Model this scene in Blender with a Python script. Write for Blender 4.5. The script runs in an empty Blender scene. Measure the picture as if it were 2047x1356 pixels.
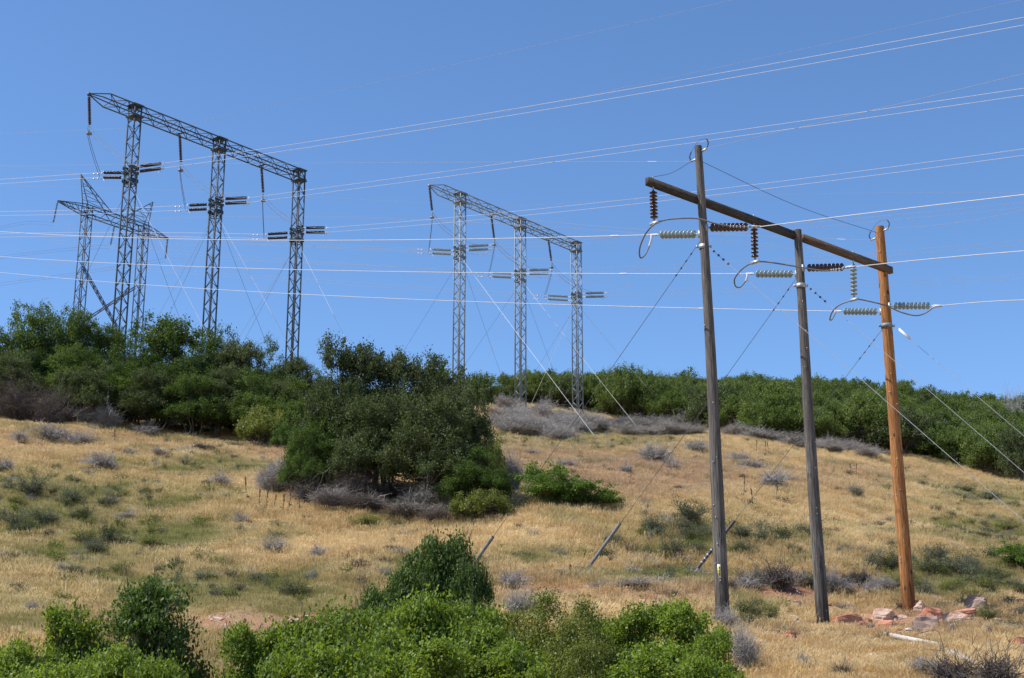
import bpy, bmesh, math, random
import numpy as np
from mathutils import Vector

# ------------------------------------------------------------------ camera, sky, sun, exposure
SC = bpy.context.scene
F_PX, PITCH, CAMZ = 3087.0, 0.27720, 1.6          # focal length in photo pixels, pitch, eye height
cam_d = bpy.data.cameras.new('camera'); cam = bpy.data.objects.new('camera', cam_d)
SC.collection.objects.link(cam); SC.camera = cam
cam_d.sensor_width = 36.0; cam_d.lens = 36.0 * F_PX / 2047.0
cam_d.clip_start = 0.1; cam_d.clip_end = 5000
cam.location = (0, 0, CAMZ); cam.rotation_euler = (math.pi / 2 + PITCH, 0, 0)

SUN_EL, SUN_AZ = math.radians(54), math.radians(259)   # azimuth clockwise from +Y
w = bpy.data.worlds.new("World"); SC.world = w; w.use_nodes = True
nt = w.node_tree; bg = nt.nodes['Background']
sky = nt.nodes.new('ShaderNodeTexSky'); sky.sky_type = 'NISHITA'; sky.sun_disc = False
sky.sun_elevation = SUN_EL; sky.sun_rotation = SUN_AZ
sky.altitude = 1900; sky.air_density = 1.0; sky.dust_density = 0.5; sky.ozone_density = 3.0
hs = nt.nodes.new('ShaderNodeHueSaturation'); hs.inputs['Saturation'].default_value = 1.12; hs.inputs['Hue'].default_value = 0.5015
nt.links.new(sky.outputs[0], hs.inputs['Color']); nt.links.new(hs.outputs[0], bg.inputs[0]); bg.inputs[1].default_value = 0.15
sd = bpy.data.lights.new('sun', 'SUN'); sun = bpy.data.objects.new('sun', sd); SC.collection.objects.link(sun)
sd.energy = 4.7; sd.angle = math.radians(0.53); sd.color = (1.0, 0.955, 0.89)
S = Vector((math.sin(SUN_AZ) * math.cos(SUN_EL), math.cos(SUN_AZ) * math.cos(SUN_EL), math.sin(SUN_EL)))
sun.rotation_euler = S.to_track_quat('Z', 'Y').to_euler(); sun.location = (-60, -20, 90)
SC.view_settings.view_transform = 'Standard'; SC.view_settings.look = 'None'
SC.view_settings.exposure = 0.43; SC.view_settings.gamma = 1.0
SC.cycles.max_bounces = 6; SC.cycles.transparent_max_bounces = 4
SC.cycles.use_denoising = True

rng = np.random.default_rng(11); random.seed(5)
COL = SC.collection

# ------------------------------------------------------------------ pixel <-> world
cp, sp = math.cos(PITCH), math.sin(PITCH)
def ray(px, py):                       # direction with y = 1
    x = px - 1023.5; y = 678.0 - py
    d = np.array([x, F_PX * cp - y * sp, F_PX * sp + y * cp]); return d / d[1]
def at(px, py, Y):
    r = ray(px, py) * Y; return np.array([r[0], r[1], r[2] + CAMZ])
def on_z(px, py, z):
    r = ray(px, py); r = r * (z - CAMZ) / r[2]; return np.array([r[0], r[1], z])
def proj(p):
    X, Y, Z = p[..., 0], p[..., 1], p[..., 2] - CAMZ
    d = np.maximum(Y * cp + Z * sp, 0.01)
    return 1023.5 + F_PX * X / d, 678 - F_PX * (Z * cp - Y * sp) / d
def on_plane(px, py, P0, dr):          # ray meets the vertical plane through P0 along dr
    r = ray(px, py); n = np.array([dr[1], -dr[0]])
    k = (P0[0] * n[0] + P0[1] * n[1]) / (r[0] * n[0] + r[1] * n[1])
    return np.array([r[0] * k, k, r[2] * k + CAMZ])

# ------------------------------------------------------------------ terrain heights
TY = [25, 38, 46, 52, 58, 65, 80, 100, 137, 165, 200, 240, 320, 520]
TP = {
 -600: [1700, 1440, 1243, 1150, 1075, 1000, 890, 800, 765, 755, 760, 775, 830, 900],
 0:    [1700, 1440, 1245, 1160, 1088, 1012, 905, 818, 790, 780, 780, 795, 840, 900],
 300:  [1700, 1440, 1248, 1172, 1105, 1035, 940, 862, 830, 815, 805, 810, 840, 900],
 600:  [1700, 1435, 1245, 1165, 1098, 1030, 950, 888, 850, 832, 815, 812, 845, 900],
 900:  [1700, 1430, 1243, 1152, 1085, 1018, 945, 892, 850, 822, 812, 812, 845, 900],
 1040: [1700, 1425, 1243, 1145, 1078, 1012, 940, 890, 848, 806, 800, 808, 845, 900],
 1200: [1700, 1415, 1243, 1140, 1072, 1010, 940, 898, 870, 842, 818, 806, 845, 900],
 1450: [1700, 1405, 1252, 1160, 1095, 1036, 964, 914, 872, 852, 822, 792, 845, 900],
 1700: [1690, 1395, 1268, 1196, 1140, 1082, 1008, 950, 902, 886, 848, 797, 850, 900],
 2047: [1690, 1390, 1285, 1232, 1182, 1130, 1062, 1010, 962, 930, 882, 828, 860, 910],
 2700: [1690, 1390, 1300, 1260, 1220, 1170, 1110, 1070, 1030, 1000, 950, 900, 900, 930]}
us, rows = [], []
for px, pys in TP.items():
    us.append(ray(px, 950)[0]); rows.append([CAMZ + Y * ray(px, py)[2] for py, Y in zip(pys, TY)])
us = np.array(us); rows = np.array(rows)
UG = np.linspace(-0.9, 0.9, 181); YG = np.linspace(0, 520, 521)
tab = np.zeros((181, 521))
TYf = np.array([0, 12] + TY, float)
ku = np.exp(-0.5 * (np.arange(-14, 15) / 4.0) ** 2); ku /= ku.sum()
ky = np.exp(-0.5 * (np.arange(-9, 10) / 2.2) ** 2); ky /= ky.sum()
def sheet(rows):
    tmp = np.array([np.interp(UG, us, rows[:, j]) for j in range(len(TY))]).T
    tab = np.zeros((181, 521))
    for i in range(181): tab[i] = np.interp(YG, TYf, np.concatenate([[0, 0.05], tmp[i]]))
    tab = np.apply_along_axis(lambda a: np.convolve(np.pad(a, 14, 'edge'), ku, 'valid'), 0, tab)
    return np.apply_along_axis(lambda a: np.convolve(np.pad(a, 9, 'edge'), ky, 'valid'), 1, tab)
want = rows.copy()
for _ in range(6):
    tab = sheet(rows)
    for a, u in enumerate(us):
        i = int(round((np.clip(u, -.89, .89) + .9) / .01))
        for b, Y in enumerate(TY):
            if b > 0: rows[a, b] += .7 * (want[a, b] - tab[i, int(Y)])
tab = sheet(rows)
_w = [(rng.normal(size=2) * s, rng.uniform(0, 6.28), a) for s, a in [(.25, .09)] * 5 + [(.8, .05)] * 6 + [(2.4, .025)] * 6]
def bump(x, y):
    z = 0
    for k, ph, a in _w: z = z + a * np.sin(k[0] * x + k[1] * y + ph)
    return z
FIX = []
def gz(x, y):
    x = np.asarray(x, float); y = np.asarray(y, float)
    yy = np.clip(y, 0, 519.99); u = np.clip(x / np.maximum(y, 12.0), -0.899, 0.899)
    a = (u + 0.9) / 0.01; i = np.clip(a.astype(int), 0, 179); fa = a - i
    j = np.clip(yy.astype(int), 0, 519); fb = yy - j
    z = (tab[i, j] * (1 - fa) + tab[i + 1, j] * fa) * (1 - fb) + (tab[i, j + 1] * (1 - fa) + tab[i + 1, j + 1] * fa) * fb
    z = z + bump(x, y) * np.clip(yy / 20, 0, 1)
    for fx, fy, fd in FIX: z = z + fd * np.exp(-((x - fx) ** 2 + (y - fy) ** 2) / 24.0)
    return z
for _px, _py, _Y in ((1447, 1245, 46.0), (1645, 1240, 49.6), (1816, 1212, 53.6), (941, 1131, 52), (1165, 1143, 53.5), (1380, 1150, 56), (1040, 1290, 40)):
    _p = at(_px, _py, _Y); _d = _p[2] - float(gz(_p[0], _p[1])); FIX.append((_p[0], _p[1], _d)); print('fix', _px, round(_d, 2))
def ground_at(px, py, y0=26, y1=300):   # first place where the sight ray meets the hillside
    Y = np.arange(y0, y1, 0.25); r = ray(px, py); X = r[0] * Y; Z = r[2] * Y + CAMZ
    d = Z - gz(X, Y); k = np.where(d < 0)[0]
    if len(k) == 0:
        k = [int(np.argmin(d))]
    Yh = Y[k[0]]; return np.array([r[0] * Yh, Yh, float(gz(r[0] * Yh, Yh))])
def ground_px(px, Y):                   # hillside point at depth Y that shows in column px
    x = ray(px, 900)[0] * Y
    for _ in range(4):
        p = np.array([x, Y, float(gz(x, Y))]); q = proj(p)[0]; x += (px - q) / F_PX * Y
    return np.array([x, Y, float(gz(x, Y))])

GREEN = [(100,1010,180,55,.8),(330,1000,120,35,.45),(330,1070,150,30,1),(550,1080,60,18,.5),(400,1190,190,38,.75),(570,1190,140,48,.7),
 (60,950,100,25,.5),(420,930,110,20,.65),(180,1100,200,50,.5),(1080,1112,90,16,.7),(1340,1152,130,16,.9),(1500,1225,60,30,.5),
 (1900,1150,160,40,.8),(1980,1060,130,35,.6),(1950,1000,110,25,.5),(860,1125,110,16,.6),(1180,885,170,20,.45),(1400,1070,170,40,.35),
 (1570,1070,160,22,.35),(50,1190,110,45,.45),(1760,1060,120,16,.3),(760,1050,60,10,.5),(250,930,60,14,.5),(1000,880,60,20,.4)]
DIRT = [(520,1247,190,17,.8),(660,1240,100,15,.85),(1060,1182,130,11,.9),(1700,1172,130,24,1),(1560,1186,110,20,1),(1620,1265,240,24,.5),(1850,1240,160,18,.6),(1300,1196,120,10,.6),
 (1990,1212,70,22,.35),(70,893,90,6,.6),(1520,1310,120,14,.3),(560,912,60,8,.4),(1180,1000,60,6,.4),(300,900,60,6,.4),(40,1160,50,8,.5)]
RUST = [(1260,950,260,45,.8),(1100,915,160,25,.7),(1350,1180,160,25,.6),(560,900,120,22,.6),(150,880,200,20,.3),(1650,960,180,30,.45),(1850,1240,160,25,.4)]
def patch(L, px, py):
    v = np.zeros_like(px)
    for x, y, a, b, s in L: v = np.maximum(v, s * np.clip(1.35 * np.exp(-((px - x) / a) ** 2 - ((py - y) / b) ** 2), 0, 1))
    return v

# ------------------------------------------------------------------ materials
def nodes(name):
    m = bpy.data.materials.new(name); m.use_nodes = True; t = m.node_tree; t.nodes.clear()
    o = t.nodes.new('ShaderNodeOutputMaterial'); return m, t, o
def N(t, ty, **kw):
    n = t.nodes.new(ty)
    for k, v in kw.items():
        if k.startswith('i_'): n.inputs[k[2:].replace('_', ' ')].default_value = v
        else: setattr(n, k, v)
    return n
def ramp(t, src, stops, interp='LINEAR'):
    r = t.nodes.new('ShaderNodeValToRGB'); r.color_ramp.interpolation = interp
    e = r.color_ramp.elements
    while len(e) < len(stops): e.new(0.5)
    for k, (p, c) in enumerate(stops): e[k].position = p; e[k].color = (*c, 1) if len(c) == 3 else c
    t.links.new(src, r.inputs[0]); return r.outputs[0]
def mix(t, f, a, b, mode='MIX'):
    n = t.nodes.new('ShaderNodeMix'); n.data_type = 'RGBA'; n.blend_type = mode
    for s, v in ((n.inputs[0], f), (n.inputs[6], a), (n.inputs[7], b)):
        if hasattr(v, 'is_linked'): t.links.new(v, s)
        elif isinstance(v, (int, float)): s.default_value = v
        else: s.default_value = (*v, 1)
    return n.outputs[2]
def noise(t, vec, scale, detail=4, rough=.55, out=0):
    n = N(t, 'ShaderNodeTexNoise'); n.inputs['Scale'].default_value = scale; n.inputs['Detail'].default_value = detail
    n.inputs['Roughness'].default_value = rough
    if vec is not None: t.links.new(vec, n.inputs['Vector'])
    return n.outputs[out]
def leaf_mat(name, dark, mid, light, trans=.32, rough=.5, spec=.35, patch_scale=.9):
    m, t, o = nodes(name)
    a = N(t, 'ShaderNodeAttribute', attribute_name='v'); g = N(t, 'ShaderNodeNewGeometry'); oi = N(t, 'ShaderNodeObjectInfo')
    n = noise(t, g.outputs['Position'], patch_scale, 2)
    ad = N(t, 'ShaderNodeMath', operation='MULTIPLY_ADD'); t.links.new(n, ad.inputs[0]); ad.inputs[1].default_value = .7; t.links.new(a.outputs['Fac'], ad.inputs[2])
    ad2 = N(t, 'ShaderNodeMath', operation='MULTIPLY_ADD'); t.links.new(oi.outputs['Random'], ad2.inputs[0]); ad2.inputs[1].default_value = .5; t.links.new(ad.outputs[0], ad2.inputs[2])
    sc = N(t, 'ShaderNodeMath', operation='MULTIPLY'); t.links.new(ad2.outputs[0], sc.inputs[0]); sc.inputs[1].default_value = .48
    c = ramp(t, sc.outputs[0], [(.15, dark), (.5, mid), (.85, light)])
    b = N(t, 'ShaderNodeBsdfPrincipled'); b.inputs['Roughness'].default_value = rough; b.inputs['Specular IOR Level'].default_value = spec
    t.links.new(c, b.inputs['Base Color'])
    tr = N(t, 'ShaderNodeBsdfTranslucent'); t.links.new(mix(t, 1.0, c, (1.25, 1.2, .55), 'MULTIPLY'), tr.inputs[0])
    mx = N(t, 'ShaderNodeMixShader'); mx.inputs[0].default_value = trans
    t.links.new(b.outputs[0], mx.inputs[1]); t.links.new(tr.outputs[0], mx.inputs[2]); t.links.new(mx.outputs[0], o.inputs[0]); return m
def simple(name, c1, c2, scale=8, rough=.7, metal=0., spec=.4, stretch=(1, 1, 1), bump_s=0.0, objc=True, detail=5):
    m, t, o = nodes(name)
    tc = N(t, 'ShaderNodeTexCoord'); mp = N(t, 'ShaderNodeMapping'); mp.inputs['Scale'].default_value = stretch
    t.links.new(tc.outputs['Object'], mp.inputs[0]); n = noise(t, mp.outputs[0], scale, detail)
    b = N(t, 'ShaderNodeBsdfPrincipled'); b.inputs['Roughness'].default_value = rough; b.inputs['Metallic'].default_value = metal
    b.inputs['Specular IOR Level'].default_value = spec
    t.links.new(ramp(t, n, [(.3, c1), (.7, c2)]), b.inputs['Base Color'])
    if bump_s:
        bp = N(t, 'ShaderNodeBump'); bp.inputs['Strength'].default_value = bump_s; bp.inputs['Distance'].default_value = .02
        t.links.new(n, bp.inputs['Height']); t.links.new(bp.outputs[0], b.inputs['Normal'])
    t.links.new(b.outputs[0], o.inputs[0]); return m
def stain(t, src):      # creosote stain over the lowest metre or two
    mr = t.nodes.new('ShaderNodeMapRange'); mr.inputs['From Min'].default_value = 1.6; mr.inputs['From Max'].default_value = 3.6; mr.inputs['To Min'].default_value = .75; mr.inputs['To Max'].default_value = 0.
    t.links.new(src, mr.inputs['Value']); return mr.outputs[0]
def wood(name, base, dark, light, knots=0., grey=None, arm=False):
    m, t, o = nodes(name)
    tc = N(t, 'ShaderNodeTexCoord'); S3 = (9, 9, .55)
    if arm:
        vr = N(t, 'ShaderNodeVectorRotate', rotation_type='Z_AXIS'); vr.inputs['Angle'].default_value = -math.radians(48.5); t.links.new(tc.outputs['Object'], vr.inputs['Vector']); S3 = (.55, 9, 9)
    src = vr.outputs[0] if arm else tc.outputs['Object']
    mp = N(t, 'ShaderNodeMapping'); mp.inputs['Scale'].default_value = S3
    t.links.new(src, mp.inputs[0]); n = noise(t, mp.outputs[0], 2.2, 8, .65)
    c = ramp(t, n, [(.28, dark), (.5, base), (.75, light)])
    mp2 = N(t, 'ShaderNodeMapping'); mp2.inputs['Scale'].default_value = tuple(v * 1.5 if v > 1 else v * .5 for v in S3); t.links.new(src, mp2.inputs[0])
    cr = noise(t, mp2.outputs[0], 1.6, 3, .5)
    c = mix(t, ramp(t, cr, [(.47, (0, 0, 0)), (.495, (1, 1, 1)), (.505, (1, 1, 1)), (.53, (0, 0, 0))]), c, tuple(v * .25 for v in dark))
    big = noise(t, tc.outputs['Object'], .5, 3)
    c = mix(t, ramp(t, big, [(.4, (0, 0, 0)), (.7, (.75, .75, .75))]), c, grey if grey else tuple(v * .75 for v in base))
    if knots:
        v = N(t, 'ShaderNodeTexVoronoi'); v.inputs['Scale'].default_value = 1.5
        mp3 = N(t, 'ShaderNodeMapping'); mp3.inputs['Scale'].default_value = (1.6, 1.6, .9); t.links.new(tc.outputs['Object'], mp3.inputs[0]); t.links.new(mp3.outputs[0], v.inputs['Vector'])
        c = mix(t, ramp(t, v.outputs['Distance'], [(.0, (1, 1, 1)), (.12, (.8, .8, .8)), (.16, (0, 0, 0))]), c, tuple(v * .4 for v in dark))
    if not arm:
        sx = N(t, 'ShaderNodeSeparateXYZ'); t.links.new(tc.outputs['Object'], sx.inputs[0]); st = N(t, 'ShaderNodeMath', operation='MULTIPLY_ADD'); t.links.new(n, st.inputs[0]); st.inputs[1].default_value = 2.4; t.links.new(sx.outputs[2], st.inputs[2])
        c = mix(t, stain(t, st.outputs[0]), c, tuple(v * .5 for v in (dark[0] * 1.6, dark[1] * 1.3, dark[2])))
    b = N(t, 'ShaderNodeBsdfPrincipled'); b.inputs['Roughness'].default_value = .85; b.inputs['Specular IOR Level'].default_value = .2
    t.links.new(c, b.inputs['Base Color'])
    bp = N(t, 'ShaderNodeBump'); bp.inputs['Strength'].default_value = .7; bp.inputs['Distance'].default_value = .02
    t.links.new(n, bp.inputs['Height']); t.links.new(bp.outputs[0], b.inputs['Normal'])
    t.links.new(b.outputs[0], o.inputs[0]); return m

M = {}
M['oak'] = leaf_mat('oak_leaf', (.030, .052, .014), (.075, .125, .030), (.135, .190, .055), trans=.42, spec=.12)
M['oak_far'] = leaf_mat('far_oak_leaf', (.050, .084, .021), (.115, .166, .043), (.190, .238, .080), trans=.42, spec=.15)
M['oak_grey'] = leaf_mat('dull_oak_leaf', (.034, .048, .022), (.080, .108, .044), (.140, .165, .078), trans=.34, spec=.12)
M['oak_near'] = leaf_mat('near_oak_leaf', (.078, .115, .013), (.170, .250, .032), (.270, .350, .065), trans=.48, rough=.5, spec=.3, patch_scale=.7)
M['oak_near_dark'] = leaf_mat('near_dark_oak_leaf', (.036, .062, .014), (.085, .140, .028), (.140, .205, .055), trans=.36, rough=.55, spec=.25)
M['bush_yellow'] = leaf_mat('yellow_green_leaf', (.080, .100, .018), (.160, .195, .036), (.250, .275, .065), trans=.42)
M['bush_bright'] = leaf_mat('bright_leaf', (.045, .090, .014), (.095, .175, .025), (.160, .240, .045), trans=.35)
M['sage'] = leaf_mat('sage_leaf', (.085, .100, .055), (.150, .170, .100), (.235, .255, .170), trans=.2, rough=.8, spec=.1)
M['sage_blue'] = leaf_mat('silver_sage_leaf', (.130, .150, .115), (.210, .240, .190), (.300, .330, .270), trans=.15, rough=.8, spec=.1)
M['brown_leaf'] = leaf_mat('dead_brown_leaf', (.060, .042, .034), (.115, .085, .066), (.170, .130, .100), trans=.2, rough=.9, spec=.1)
M['bark'] = simple('oak_bark', (.055, .047, .040), (.150, .135, .120), 14, .95, stretch=(1, 1, .3), spec=.1)
M['twig'] = simple('grey_dead_twig', (.215, .196, .18), (.47, .44, .41), 3, .95, spec=.1)
M['twig_dark'] = simple('dark_dead_twig', (.060, .050, .045), (.190, .165, .155), 3, .95, spec=.1)
M['steel'] = simple('galvanised_steel', (.135, .165, .19), (.25, .295, .33), 2.5, .6, .2)
M['steel_dark'] = simple('dark_steel', (.026, .040, .055), (.070, .098, .125), 1.5, .6, .2)  # darker, bluer base tone than the galvanised steel
M['alu'] = simple('aluminium_strand', (.48, .48, .50), (.60, .60, .62), 6, .75, .0, .15)
M['alu_dull'] = simple('weathered_strand', (.26, .27, .30), (.36, .37, .40), 6, .75, .0, .15)
M['loop'] = simple('dark_jumper_strand', (.13, .13, .14), (.21, .21, .22), 6, .6, .2)
M['guy_white'] = simple('bright_guy_strand', (.55, .55, .56), (.68, .68, .70), 6, .75, .0, .15)
M['guy_dark'] = simple('dark_guy_strand', (.05, .05, .06), (.10, .10, .11), 6, .7, .2)
M['ins_brown'] = simple('brown_porcelain', (.030, .012, .010), (.060, .022, .018), 9, .18, 0, .6)
M['ins_grey'] = simple('grey_porcelain', (.20, .26, .27), (.29, .36, .37), 9, .25, 0, .5)
M['ins_dark'] = simple('dark_glazed_porcelain', (.014, .014, .022), (.030, .028, .040), 9, .25, 0, .5)
M['hardware'] = simple('zinc_fitting', (.30, .32, .34), (.50, .52, .54), 10, .45, .5)
M['black'] = simple('black_rubber', (.02, .02, .02), (.04, .04, .04), 9, .5)
M['pole_grey'] = wood('weathered_pole_wood', (.130, .116, .104), (.036, .031, .028), (.285, .270, .250), grey=(.078, .068, .060))
M['pole_new'] = wood('orange_pole_wood', (.37, .160, .052), (.12, .048, .020), (.60, .35, .155), knots=1, grey=(.25, .105, .038))
M['arm_dark'] = wood('dark_arm_wood', (.062, .050, .041), (.026, .020, .017), (.120, .098, .082), grey=(.06, .048, .04), arm=True)
M['arm_brown'] = wood('brown_arm_wood', (.140, .092, .058), (.055, .035, .025), (.23, .165, .115), grey=(.105, .075, .052), arm=True)
M['board'] = simple('bleached_board', (.33, .29, .26), (.58, .53, .49), 4, .9, stretch=(.3, 3, 3), bump_s=.5)
M['log'] = simple('bleached_log', (.22, .19, .17), (.45, .41, .38), 4, .9, stretch=(.3, 3, 3), bump_s=.6)
M['rock_red'] = simple('red_sandstone', (.32, .125, .075), (.56, .27, .175), 3.5, .95, bump_s=.9, spec=.15)
M['rock_pink'] = simple('pink_sandstone', (.34, .185, .12), (.62, .46, .36), 2.2, .95, bump_s=.9, spec=.15)
M['rock_grey'] = simple('grey_lichened_stone', (.22, .145, .115), (.44, .32, .26), 2.5, .95, bump_s=.9, spec=.15)
M['rock_white'] = simple('pale_stone', (.38, .34, .30), (.62, .57, .51), 3, .95, bump_s=.7, spec=.15)
M['guard_grey'] = simple('grey_guy_guard', (.13, .13, .135), (.24, .24, .245), 5, .6)
M['guard_dark'] = simple('dark_guy_guard', (.050, .038, .036), (.095, .075, .07), 5, .6)
M['tag'] = simple('yellow_tag', (.72, .60, .03), (.80, .68, .05), 5, .5)
M['tag_white'] = simple('white_tag', (.70, .70, .66), (.78, .78, .74), 5, .5)
M['ink'] = simple('black_ink', (.01, .01, .01), (.02, .02, .02), 5, .6)

# hillside soil and dry grass share colour rules: attributes green / dirt / rust
def ground_mat():
    m, t, o = nodes('hillside_soil'); g = N(t, 'ShaderNodeNewGeometry'); P = g.outputs['Position']
    A = {k: N(t, 'ShaderNodeAttribute', attribute_name=k).outputs['Fac'] for k in ('green', 'dirt', 'rust')}
    n1 = noise(t, P, .35, 5); n2 = noise(t, P, 4.0, 6, .7); n3 = noise(t, P, 16, 4, .7)
    c = ramp(t, n2, [(.3, (.30, .205, .11)), (.5, (.46, .33, .175)), (.7, (.58, .44, .25))])
    c = mix(t, A['rust'], c, ramp(t, n2, [(.3, (.22, .12, .065)), (.7, (.42, .26, .14))]))
    c = mix(t, A['green'], c, ramp(t, n2, [(.3, (.10, .105, .035)), (.7, (.21, .20, .075))]))
    c = mix(t, A['dirt'], c, ramp(t, n3, [(.3, (.27, .11, .07)), (.6, (.42, .20, .135)), (.75, (.56, .37, .29))]))
    c = mix(t, ramp(t, n1, [(.4, (0, 0, 0)), (.65, (.4, .4, .4))]), c, (.23, .165, .095))
    b = N(t, 'ShaderNodeBsdfPrincipled'); b.inputs['Roughness'].default_value = 1; b.inputs['Specular IOR Level'].default_value = .05
    t.links.new(c, b.inputs['Base Color'])
    bp = N(t, 'ShaderNodeBump'); bp.inputs['Strength'].default_value = 1; bp.inputs['Distance'].default_value = .06
    t.links.new(n3, bp.inputs['Height']); t.links.new(bp.outputs[0], b.inputs['Normal']); t.links.new(b.outputs[0], o.inputs[0]); return m
def grass_mat():
    m, t, o = nodes('dry_grass'); g = N(t, 'ShaderNodeNewGeometry'); P = g.outputs['Position']
    A = {k: N(t, 'ShaderNodeAttribute', attribute_name=k, attribute_type='INSTANCER').outputs['Fac'] for k in ('green', 'rust', 'hue')}
    n0 = noise(t, P, .11, 3); n1a = noise(t, P, .7, 5, .65)
    n1m = N(t, 'ShaderNodeMath', operation='MULTIPLY_ADD'); t.links.new(n0, n1m.inputs[0]); n1m.inputs[1].default_value = 1.1; n1m.inputs[2].default_value = -.55
    n1s = N(t, 'ShaderNodeMath', operation='ADD'); t.links.new(n1m.outputs[0], n1s.inputs[0]); t.links.new(n1a, n1s.inputs[1]); n1 = n1s.outputs[0]
    ad = N(t, 'ShaderNodeMath', operation='MULTIPLY_ADD'); t.links.new(A['hue'], ad.inputs[0]); ad.inputs[1].default_value = .32; t.links.new(n1, ad.inputs[2])
    c = ramp(t, ad.outputs[0], [(.3, (.45, .325, .165)), (.6, (.67, .50, .255)), (.8, (.77, .60, .33)), (1., (.83, .66, .38))])
    c = mix(t, A['rust'], c, ramp(t, A['hue'], [(.0, (.46, .30, .185)), (1., (.64, .47, .30))]))
    c = mix(t, A['green'], c, ramp(t, A['hue'], [(.0, (.20, .205, .07)), (1., (.42, .385, .15))]))
    b = N(t, 'ShaderNodeBsdfDiffuse'); t.links.new(c, b.inputs[0])
    tr = N(t, 'ShaderNodeBsdfTranslucent'); t.links.new(c, tr.inputs[0])
    mx = N(t, 'ShaderNodeMixShader'); mx.inputs[0].default_value = .5
    t.links.new(b.outputs[0], mx.inputs[1]); t.links.new(tr.outputs[0], mx.inputs[2]); t.links.new(mx.outputs[0], o.inputs[0]); return m
M['ground'] = ground_mat(); M['grass'] = grass_mat()

# ------------------------------------------------------------------ mesh helpers
class MB:
    def __init__(s): s.V = []; s.F = []; s.MI = []; s.A = []; s.n = 0; s.mi = 0
    def add(s, V, F, a=None):
        V = np.asarray(V, float).reshape(-1, 3)
        F = np.asarray(F, int)
        s.V.append(V); s.F.append(F + s.n); s.MI.append(np.full(len(F), s.mi)); s.n += len(V)
        s.A.append(np.full(len(F), .5) if a is None else np.broadcast_to(a, (len(F),)))
    def box(s, c, sx, sy, sz, ax=None):
        ax = np.eye(3) if ax is None else ax
        k = np.array([[i, j, l] for i in (-1, 1) for j in (-1, 1) for l in (-1, 1)]) * .5 * np.array([sx, sy, sz])
        s.add(np.asarray(c) + k @ ax, [[0, 1, 3, 2], [4, 6, 7, 5], [0, 4, 5, 1], [2, 3, 7, 6], [0, 2, 6, 4], [1, 5, 7, 3]])
    def bar(s, a, b, w, h=None, up=(0, 0, 1)):
        a = np.asarray(a, float); b = np.asarray(b, float); d = b - a; L = np.linalg.norm(d)
        if L < 1e-6: return
        d /= L; u = np.asarray(up, float)
        if abs(d @ u) > .95: u = np.array([.7071, .7071, 0.])
        x = np.cross(d, u); x /= np.linalg.norm(x); z = np.cross(x, d)
        s.box((a + b) / 2, L, w, h or w, np.array([d, x, z]))
    def tube(s, P, R, n=6, cap=True):
        P = np.asarray(P, float); R = np.broadcast_to(R, (len(P),)).astype(float)
        T = np.gradient(P, axis=0); T /= np.linalg.norm(T, axis=1)[:, None] + 1e-9
        ref = np.array([0, 0, 1.]) if abs(T[0][2]) < .9 else np.array([1., 0, 0])
        V = []
        for p, t, r in zip(P, T, R):
            x = np.cross(ref, t); nx = np.linalg.norm(x)
            if nx < 1e-6: x = np.array([1., 0, 0])
            else: x /= nx
            y = np.cross(t, x); ref = np.cross(x, np.cross(t, x)) * 0 + ref
            a = np.linspace(0, 2 * np.pi, n, endpoint=False)
            V.append(p + r * (np.cos(a)[:, None] * x + np.sin(a)[:, None] * y))
        V = np.concatenate(V); F = []
        for k in range(len(P) - 1):
            for i in range(n):
                j = (i + 1) % n; F.append([k * n + i, k * n + j, (k + 1) * n + j, (k + 1) * n + i])
        s.add(V, F)
        if cap and n == 6:
            b = (len(P) - 1) * n
            s.add(V, [[0, 1, 2, 3], [0, 3, 4, 5], [b + 3, b + 2, b + 1, b], [b + 5, b + 4, b + 3, b]])
    def lathe(s, P0, d, prof, n=12):        # prof: (distance along d, radius)
        d = np.asarray(d, float); d /= np.linalg.norm(d)
        x = np.cross(d, [0, 0, 1.]) if abs(d[2]) < .9 else np.cross(d, [0, 1., 0]); x /= np.linalg.norm(x); y = np.cross(d, x)
        a = np.linspace(0, 2 * np.pi, n, endpoint=False); V = []; F = []
        for l, r in prof: V.append(np.asarray(P0) + d * l + r * (np.cos(a)[:, None] * x + np.sin(a)[:, None] * y))
        for k in range(len(prof) - 1):
            for i in range(n):
                j = (i + 1) % n; F.append([k * n + i, k * n + j, (k + 1) * n + j, (k + 1) * n + i])
        s.add(np.concatenate(V), F)
    def build(s, name, mats, parent=None, smooth=False, loc=None, link=True):
        V = np.concatenate(s.V) if s.V else np.zeros((0, 3)); me = bpy.data.meshes.new(name)
        F = np.concatenate([f.reshape(-1) for f in s.F]); ln = np.concatenate([np.full(len(f), f.shape[1]) for f in s.F])
        if loc is not None: V = V - np.asarray(loc)
        me.vertices.add(len(V)); me.vertices.foreach_set('co', V.astype(np.float32).ravel())
        me.loops.add(len(F)); me.loops.foreach_set('vertex_index', F.astype(np.int32))
        me.polygons.add(len(ln)); st = np.concatenate([[0], np.cumsum(ln)[:-1]])
        me.polygons.foreach_set('loop_start', st.astype(np.int32))
        me.polygons.foreach_set('material_index', np.concatenate(s.MI).astype(np.int32))
        if smooth: me.polygons.foreach_set('use_smooth', np.ones(len(ln), bool))
        at_ = me.attributes.new('v', 'FLOAT', 'FACE'); at_.data.foreach_set('value', np.concatenate(s.A).astype(np.float32))
        for m in (mats if isinstance(mats, (list, tuple)) else [mats]): me.materials.append(m)
        me.update(calc_edges=True); me.validate()
        o = bpy.data.objects.new(name, me)
        if link: COL.objects.link(o)
        if parent is not None: o.parent = parent
        wl = Vector((0, 0, 0)); q = parent
        while q is not None: wl += q.location; q = q.parent
        if loc is not None: o.location = Vector(loc) - wl
        elif parent is not None: o.location = -wl
        return o
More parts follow.
